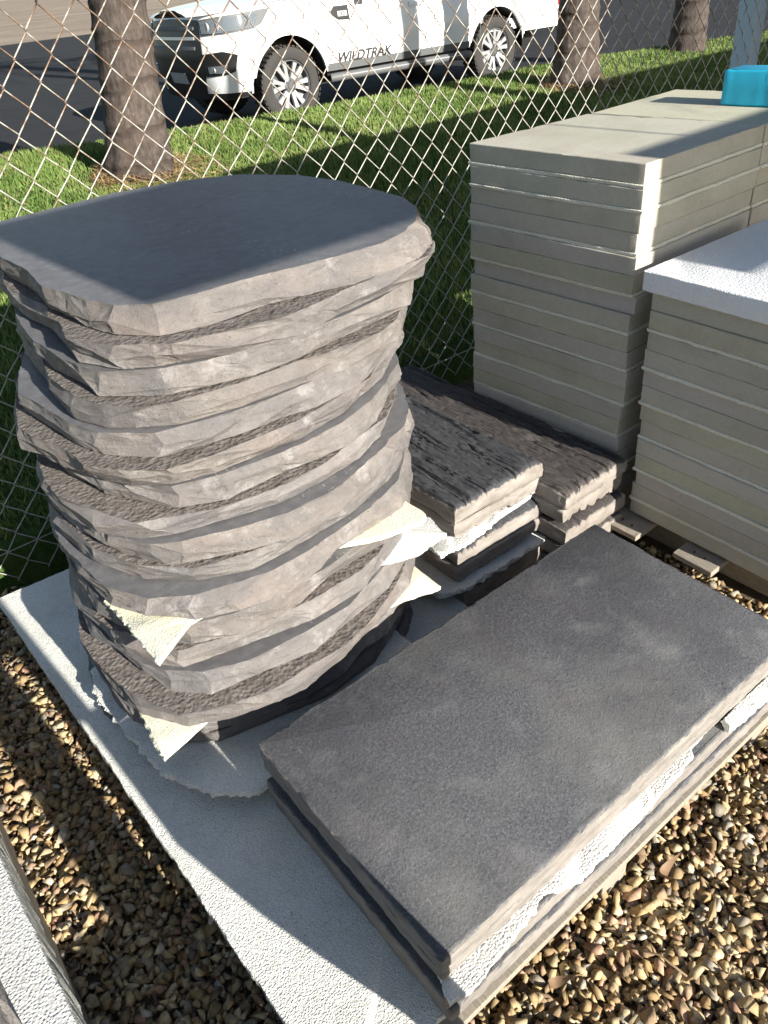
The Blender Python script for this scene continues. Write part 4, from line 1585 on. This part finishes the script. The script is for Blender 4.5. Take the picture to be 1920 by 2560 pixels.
def patch(name, mat, up, lo, off=0.008, k=18, sides=(1,), parent=None, th=0.012):
    """a panel on the body skin: up / lo are lists of (q, z) along its upper and lower edge"""
    out = []
    for sd in sides:
        U, Lw = np.array(up, float), np.array(lo, float)
        t = np.linspace(0, 1, k)

        def walk(P):
            d = np.r_[0, np.cumsum(np.hypot(*np.diff(P, axis=0).T))]
            d = d / d[-1]
            return np.stack([np.interp(t, d, P[:, 0]), np.interp(t, d, P[:, 1])], 1)
        A, B = walk(U), walk(Lw)
        G = []
        for a, b in zip(A, B):
            row = []
            for w in np.linspace(0, 1, 6):
                q, z = a * (1 - w) + b * w
                p = surf(abs(q), z, off)
                row.append((p[0], p[1] * sd * (1 if q >= 0 else -1), p[2]))
            G.append(row)
        G = np.array(G)
        mb = MB()
        mb.grid(G, flip=(sd < 0))
        # returns into the body so that the panel has thickness
        ins = G.copy()
        ctr = np.array([-1.0, 0, 0])
        for i in range(G.shape[0]):
            for j in range(G.shape[1]):
                p = G[i, j]
                dvec = np.array([-0.9, -0.4 * np.sign(p[1]), 0]) if p[0] > QX else np.array([0, -np.sign(p[1]), 0])
                ins[i, j] = p + dvec * th
        for e0, e1 in ((G[0], ins[0]), (G[-1], ins[-1]), (G[:, 0], ins[:, 0]), (G[:, -1], ins[:, -1])):
            mb.grid(np.stack([e0, e1], 0))
        out.append(mb.build(name, M[mat], parent or car, smooth=True, angle=40, origin=(0, 0, 0)))
    return out


q5 = q_of_y
both = (1, -1)
patch('grille', 'car_black', [(-q5(.56), 1.09), (0, 1.11), (q5(.56), 1.09)], [(-q5(.60), .72), (0, .70), (q5(.60), .72)], 0.010, 30)
for zz in (1.02, 0.93, 0.84):
    patch('grille_bar', 'chrome' if zz == 0.93 else 'car_grey', [(-q5(.50), zz + .014), (q5(.50), zz + .014)], [(-q5(.50), zz - .014), (q5(.50), zz - .014)], 0.030, 24, th=.02)
patch('lower_intake', 'car_black', [(-q5(.62), .715), (q5(.62), .715)], [(-q5(.50), .40), (q5(.50), .40)], 0.006, 24)
patch('number_plate', 'plate', [(-q5(.19), .60), (q5(.19), .60)], [(-q5(.19), .49), (q5(.19), .49)], 0.020, 8)
q6 = q_of_x
for o in patch('headlight', 'car_grey', [(q5(.57), 1.09), (q5(.80), 1.11), (q6(.30), 1.135), (q6(.16), 1.14)], [(q5(.60), .95), (q5(.82), .95), (q6(.42), .97), (q6(.30), 1.01)], 0.010, 20, both):
    pass
patch('headlight_lens', 'glass', [(q5(.60), 1.075), (q5(.80), 1.09), (q6(.32), 1.115)], [(q5(.62), .965), (q5(.82), .965), (q6(.40), .99)], 0.022, 18, both)
for yy, rr in ((0.68, 0.045), (0.78, 0.04)):
    for sd in both:
        mb = MB()
        p = surf(q5(yy), 1.02, 0.013)
        mb.tube([(p[0] - .01, p[1] * sd, p[2]), (p[0] + .010, p[1] * sd, p[2])], rr, 14)
        mb.build('headlight_reflector', M['chrome'], car, smooth=True, angle=40, origin=(0, 0, 0))
patch('fog_recess', 'car_black', [(q5(.58), .78), (q5(.80), .80), (q6(.62), .76)], [(q5(.58), .57), (q5(.80), .58), (q6(.66), .61)], 0.009, 16, both)
patch('fog_lamp', 'glass', [(q5(.64), .665), (q5(.82), .675)], [(q5(.64), .60), (q5(.80), .60)], 0.018, 10, both)
for sd in both:
    mb = MB()
    p = surf(q5(.70), 0.63, 0.012)
    mb.tube([(p[0] - .01, p[1] * sd, p[2]), (p[0] + .008, p[1] * sd, p[2])], 0.026, 12)
    mb.build('fog_reflector', M['chrome'], car, smooth=True, angle=40, origin=(0, 0, 0))
patch('bumper_lip', 'car_black', [(-q6(.52), .405), (q5(.0), .40), (q6(.52), .405)], [(-q6(.52), .36), (q5(.0), .33), (q6(.52), .36)], 0.004, 40)
# wing badge, seams, sill step
patch('wing_vent', 'car_black', [(q6(-.60), 1.03), (q6(-.66), 1.085), (q6(-.86), 1.085)], [(q6(-.60), 1.03), (q6(-.70), .955), (q6(-.86), .945)], 0.010, 10, both)
for x in (-0.90, -1.98, -2.90):
    patch('door_seam', 'car_grey', [(q6(x), 1.15), (q6(x - .008), 1.15)], [(q6(x), .50), (q6(x - .008), .50)], 0.003, 4, both, th=.004)
patch('sill_panel', 'car_grey', [(q6(-.50), .545), (q6(-2.72), .545)], [(q6(-.50), .47), (q6(-2.72), .47)], 0.006, 30, both)
for x in (-1.75, -2.68):
    patch('door_handle', 'car_white', [(q6(x), 1.04), (q6(x - .20), 1.04)], [(q6(x), 1.0), (q6(x - .20), 1.0)], 0.03, 8, both, th=.03)
for sd in both:
    mb = MB()
    mb.tube([(-0.52, 0.93 * sd, 0.40), (-0.60, 0.97 * sd, 0.405), (-2.60, 0.97 * sd, 0.405), (-2.70, 0.93 * sd, 0.40)], 0.045, 12)
    mb.build('side_step', M['car_grey'], car, smooth=True, angle=40, origin=(0, 0, 0))
    mb = MB()
    mb.box(-2.5, -0.62, (1.0145 if sd > 0 else -1.0185), (1.0185 if sd > 0 else -1.0145), 0.412, 0.424)
    mb.build('step_trim', M['chrome'], car, origin=(0, 0, 0))
for sd in both:
    patch('tail_lamp', 'amber', [(q6(-4.36), 1.10), (q6(-4.44), 1.10)], [(q6(-4.36), .80), (q6(-4.44), .80)], 0.008, 4, (sd,))
# wheel wells
for xa in (0.0, -3.22):
    for sd in both:
        mb = MB()
        a = np.linspace(0.0, PI, 26)
        G = np.array([[(xa + (ARCH - .002) * math.cos(t), y * sd, WR + (ARCH - .002) * math.sin(t)) for y in (0.60, 0.905)] for t in a])
        mb.grid(G)
        mb.add([(xa + (ARCH) * math.cos(t), 0.6 * sd, WR + ARCH * math.sin(t)) for t in a], [tuple(range(26))])
        mb.build('wheel_arch', M['car_black'], car, smooth=True, angle=40, origin=(0, 0, 0))
        patch('arch_lip', 'car_white', [(q6(xa + (ARCH + .035) * math.cos(t)), WR + (ARCH + .035) * math.sin(t)) for t in np.linspace(.28, PI - .28, 20)],
              [(q6(xa + (ARCH - .004) * math.cos(t)), WR + (ARCH - .004) * math.sin(t)) for t in np.linspace(.28, PI - .28, 20)], 0.010, 40, (sd,), th=.03)


def lathe_y(mb, prof, k=48, mi=0):
    """profile of (radius, y) turned round the y axis"""
    a = np.linspace(0, 2 * PI, k, endpoint=False)
    n = len(prof)
    V = [(r * math.cos(t), y, r * math.sin(t)) for t in a for r, y in prof]
    F = []
    for i in range(k):
        for j in range(n - 1):
            F.append((i * n + j, i * n + j + 1, ((i + 1) % k) * n + j + 1, ((i + 1) % k) * n + j))
    mb.add(V, F, mi)


def make_wheel():
    mb = MB()
    lathe_y(mb, [(.25, -.12), (.33, -.13), (.372, -.115), (.385, -.08), (.385, .08), (.372, .115), (.345, .130), (.30, .130), (.262, .118), (.25, .10), (.25, -.12)])
    for i in range(44):                               # tread blocks
        a0, a1 = 2 * PI * i / 44, 2 * PI * (i + .6) / 44
        for y0, y1 in ((-.115, -.04), (.04, .121)):
            V = [(r * math.cos(t), y, r * math.sin(t)) for r in (.378, .392) for y in (y0, y1) for t in (a0, a1)]
            mb.add(V, [(4, 5, 7, 6), (0, 4, 6, 2), (1, 3, 7, 5), (0, 1, 5, 4), (2, 6, 7, 3)])
    tyre, _ = mb.mesh('tyre', [M['tyre']], angle=35, origin=(0, 0, 0))
    mb = MB()
    lathe_y(mb, [(.252, -.10), (.252, .105), (.240, .112), (.232, .10), (.228, .03), (.10, .0), (.0, .0)])
    rim, _ = mb.mesh('rim', [M['rim_dark']], angle=35, origin=(0, 0, 0))
    sp = MB()
    for i in range(6):
        a = 2 * PI * i / 6 + 0.2
        for da in (-.21, .21):
            p0 = np.array([.062 * math.cos(a + da * .5), .062 * math.sin(a + da * .5)])
            p1 = np.array([.236 * math.cos(a + da), .236 * math.sin(a + da)])
            d = (p1 - p0) / np.linalg.norm(p1 - p0)
            s = np.array([-d[1], d[0]])
            V = []
            for p, w, y in ((p0, .020, .085), (p0 * .4 + p1 * .6, .019, .095), (p1, .027, .103)):
                for sg in (-1, 1):
                    c = p + s * w * sg
                    V += [(c[0], y, c[1]), (c[0], y - .035, c[1])]
            F = []
            for k in (0, 4):
                F += [(k, k + 4, k + 6, k + 2), (k, k + 1, k + 5, k + 4), (k + 2, k + 6, k + 7, k + 3)]
            F += [(0, 2, 3, 1), (8, 9, 11, 10)]
            sp.add(V, F)
    spoke, _ = sp.mesh('spokes', [M['chrome']], origin=(0, 0, 0))
    mb = MB()
    lathe_y(mb, [(.075, .06), (.075, .088), (.062, .094), (.040, .094), (.036, .102), (.0, .102)], 24)
    for i in range(6):
        a = 2 * PI * i / 6 - .3
        c = (.058 * math.cos(a), .058 * math.sin(a))
        mb.tube([(c[0], .092, c[1]), (c[0], .108, c[1])], .010, 6)
    hubm, _ = mb.mesh('hub', [M['rim_dark']], angle=35, origin=(0, 0, 0))
    return tyre, rim, spoke, hubm


WH = make_wheel()
for xa in (0.0, -3.22):
    for sd in both:
        w = empty('wheel', (xa, 0.775 * sd, WR + .006), 0 if sd > 0 else PI, parent=car)
        for nm, me in zip(('tyre', 'rim', 'spokes', 'hub'), WH):
            c = bpy.data.objects.new(nm, me)
            COL.objects.link(c)
            c.parent = w
            c.rotation_euler = (0, 0.5 if xa else 0.12, 0)


def lettering(name, text, size, place, parent, mat, shear=0.0, sx=1.0, depth=0.002, bold=0.0):
    cu = bpy.data.curves.new(name, 'FONT')
    cu.body = text
    cu.size = size
    cu.shear = shear
    cu.extrude = depth
    cu.offset = bold
    cu.align_x = 'CENTER'
    tmp = bpy.data.objects.new(name, cu)
    COL.objects.link(tmp)
    bpy.context.view_layer.update()
    me = bpy.data.meshes.new_from_object(tmp)
    bpy.data.objects.remove(tmp)
    me.materials.clear()
    me.materials.append(M[mat])
    o = bpy.data.objects.new(name, me)
    COL.objects.link(o)
    o.parent = parent
    o.matrix_local = place @ Matrix.Diagonal((sx, 1, 1, 1))
    return o


ps = surf(q6(-1.02), 0.59, 0.006)
# on the left side the text runs from the nose (left as seen) backwards
lettering('door_lettering', 'WILDTRAK', 0.135, Matrix(((-1, 0, 0, -1.02), (0, 0, 1, ps[1]), (0, 1, 0, 0.545), (0, 0, 0, 1))), car, 'lettering', 0.3, 1.16, 0.002, 0.003)
ps = surf(q6(-0.76), 1.0, 0.013)
mbp = patch('wing_badge', 'plate', [(q6(-.70), 1.035), (q6(-.83), 1.035)], [(q6(-.70), .985), (q6(-.83), .985)], 0.016, 4)
lettering('badge_lettering', '3.2', 0.055, Matrix(((-1, 0, 0, -0.765), (0, 0, 1, ps[1] + .006), (0, 1, 0, 0.990), (0, 0, 0, 1))), car, 'lettering')

# ------------------------------------------------------------------ litter on the gravel
def leaf(x, y, z, L, W, rz, tilt, curl, label, i):
    mb = MB()
    t = np.linspace(0, 1, 9)
    G = []
    for q in t:
        w = W * math.sin(PI * min(1, q * 1.02 + .01)) ** 0.8 * 0.5
        G.append([(q * L - L / 2, s * w, curl * ((q - .5) ** 2 * L * 2) + 0.25 * abs(s) * w) for s in (-1, 0, 1)])
    mb.grid(np.array(G))
    mb.v[-1] = np.concatenate([mb.v[-1]])
    o = mb.build('dry_leaf', M['leaf'], smooth=True, origin=(0, 0, 0))
    o.location = (x, y, z)
    o.rotation_euler = (tilt, 0.2, rz)
    return tag(o, label, 'leaf', 'dry leaves lying on the gravel')


leaf(0.672, 0.60, GZ + .070, 0.080, 0.022, 1.9, 0.5, 1.2, 'reddish curled dry leaf leaning against the side of the slab stack', 0)
leaf(0.665, 0.24, GZ + .068, 0.065, 0.020, 1.2, 0.3, 1.5, 'pale tan curled leaf beside the near end of the slab stack', 1)
leaf(0.70, 1.12, GZ + .060, 0.10, 0.018, 0.9, 0.4, 0.6, 'long straw coloured leaf at the far end of the slab stack', 2)
leaf(0.86, 0.78, GZ + .050, 0.06, 0.022, 2.6, 0.6, 0.9, 'brown folded leaf lying flat on the open gravel at right', 3)


def twig(pts, r, label):
    mb = MB()
    mb.tube(pts, r, 5)
    o = mb.build('twig', M['twig'], smooth=True)
    return tag(o, label, 'twig', 'dry twigs lying on the gravel')


gz = GZ + 0.045
twig([(0.76, 0.74, gz), (0.84, 0.79, gz + .006), (0.93, 0.80, gz + .003)], 0.0022, 'thin straight twig beside the brown folded leaf')
twig([(0.83, 1.05, gz + .01), (0.90, 0.95, gz + .015), (0.98, 0.88, gz + .004)], 0.0020, 'dark thin twig lying across the gravel near the far slab end')
twig([(0.70, 0.13, gz), (0.76, 0.20, gz + .01), (0.80, 0.28, gz + .004)], 0.0028, 'reddish twig near the close corner of the slab stack')
twig([(0.95, 0.60, gz + .01), (0.98, 0.50, gz + .012), (1.02, 0.42, gz + .004)], 0.0022, 'dark curved twig in the middle of the right gravel')
twig([(0.72, 0.42, gz + .008), (0.77, 0.45, gz + .014), (0.83, 0.46, gz + .006)], 0.0024, 'short brown twig beside the long side of the slab stack')
twig([(0.70, 1.05, gz + .02), (0.74, 1.16, gz + .05), (0.76, 1.28, gz + .03)], 0.0032, 'pale straw stalk propped at the far slab corner')


def sprout(x, y, n, seed, label):
    r = np.random.default_rng(seed)
    mb = MB()
    for i in range(n):
        a = 2 * PI * i / n + r.uniform(-.3, .3)
        d = np.array([math.cos(a), math.sin(a), 0])
        s = np.array([-d[1], d[0], 0])
        L = r.uniform(.014, .026)
        b = np.array([x, y, GZ + .04])
        mb.add([b, b + d * L * .5 + s * L * .28 + [0, 0, .008], b + d * L + [0, 0, .006], b + d * L * .5 - s * L * .28 + [0, 0, .008]], [(0, 1, 2, 3)])
    return tag(mb.build('weed', M['sprout']), label, 'weed')


sprout(1.03, 0.50, 6, 1, 'tiny green weed growing through the gravel at right')
sprout(0.84, 0.02, 5, 2, 'tiny green weed in the gravel at the bottom edge')

# ------------------------------------------------------------------ unseen blockers added beyond the frame to cast the shadows seen in it
sign = empty('shadow_boards', (2.2, 0.8, GZ), 0, 'unseen frame with two hanging boards added to shade the stones and pavers', 'sign')  # unseen boards, placed only to shade the top stone and the pavers
for poly in ([(0.345, 2.172), (1.575, 2.172), (1.575, 2.545), (0.345, 2.545)], [(1.722, 1.752), (3.75, 1.752), (3.75, 2.150), (1.722, 2.150)]):
    mb = MB()
    n_p = len(poly)
    V = [(2.18, y, z) for y, z in poly] + [(2.22, y, z) for y, z in poly]
    mb.add(V, [tuple(range(n_p)), tuple(range(2 * n_p - 1, n_p - 1, -1))] + [(i, i + n_p, (i + 1) % n_p + n_p, (i + 1) % n_p) for i in range(n_p)])
    mb.build('panel', M['board'], sign)
for yy in (-2.6, 4.25):
    mb = MB()
    mb.box(2.16, 2.24, yy, yy + .08, GZ, 3.10)
    mb.build('post', M['wood'], sign)
mb = MB()
mb.box(2.165, 2.235, -2.6, 4.33, 3.102, 3.18)
mb.build('beam', M['wood'], sign)
for yy, zz in ((0.5, 2.54), (1.4, 2.54), (2.0, 2.15), (3.6, 2.15)):
    mb = MB()
    mb.box(2.195, 2.205, yy, yy + .01, zz, 3.102)
    mb.build('hanger', M['galv'], sign)
# unseen stand-ins for the viewer's legs, added to shade the foam board and gravel
leg_blocker = empty('leg_stand_in', (1.02, -0.3, GZ), 0, 'unseen stand-in for the viewer legs, added to shade foam and gravel', 'leg_stand_in')


def plate(name, poly, x0, x1, mat, parent):
    mb = MB()
    k = len(poly)
    V = [(x0, y, z) for y, z in poly] + [(x1, y, z) for y, z in poly]
    mb.add(V, [tuple(range(k)), tuple(range(2 * k - 1, k - 1, -1))] + [(i, i + k, (i + 1) % k + k, (i + 1) % k) for i in range(k)])
    return mb.build(name, M[mat], parent)


plate('leg', [(0.048, GZ), (0.048, 0.36), (0.046, 0.42), (0.046, 0.60), (0.022, 0.685), (-0.142, 0.685), (-0.150, 0.49), (-0.105, 0.385), (-0.075, 0.335), (-0.02, 0.25), (0.0, 0.18), (0.0, GZ)], 1.0, 1.04, 'wood', leg_blocker)
plate('leg', [(-0.185, GZ), (-0.205, 0.76), (-0.335, 0.76), (-0.345, GZ)], 1.0, 1.04, 'wood', leg_blocker)
plate('beam', [(-0.115, 0.69), (-0.115, 1.02), (-0.75, 1.02), (-0.75, 0.762), (-0.16, 0.762), (-0.16, 0.69)], 0.99, 1.05, 'wood', leg_blocker)
plate('leg', [(-0.62, GZ), (-0.62, 0.76), (-0.72, 0.76), (-0.72, GZ)], 1.0, 1.04, 'wood', leg_blocker)
mb = MB()
slab(mb, [(1.08, -0.75), (1.40, -0.75), (1.40, -0.20), (1.08, -0.20)], GZ, 0.37, 0.008, 0.05, 0.001, 77, 0.01)  # unseen block, added to darken the gravel gap
tag(mb.build('shade_block', M['cream'], smooth=True, angle=30), 'unseen block added to shade the gravel gap', 'block')

lawn_blocker = empty('lawn_shade_roof', (3.0, 9, GZ), 0, 'unseen roof with a deep fascia, added to shade the lawn', 'lawn_shade_roof')  # unseen roof edge, added and sized to cast the lawn shade
mb = MB()
mb.box(1.05, 1.12, 3.3, 14.3, 2.28, 2.79)
mb.build('fascia', M['board'], lawn_blocker)
mb = MB()
mb.box(1.121, 5.3, 3.3, 14.3, 2.70, 2.78)
mb.build('roof', M['galv'], lawn_blocker)
for yy in (7.5, 11.0, 14.2):
    mb = MB()
    mb.box(1.2, 1.3, yy, yy + .1, GZ, 2.698)
    mb.build('post', M['wood'], lawn_blocker)
mb = MB()
mb.tube([(-1.9, 7.05, -0.1), (-1.9, 7.05, 7.0)], np.array([.15, .12]), 16)  # unseen pole, added to cast the band across the pickup door
tag(mb.build('shadow_pole', M['wood'], smooth=True, angle=40), 'unseen pole added to shade the pickup door', 'pole')

for o in list(bpy.data.objects):
    if '_local' in o:
        del o['_local']
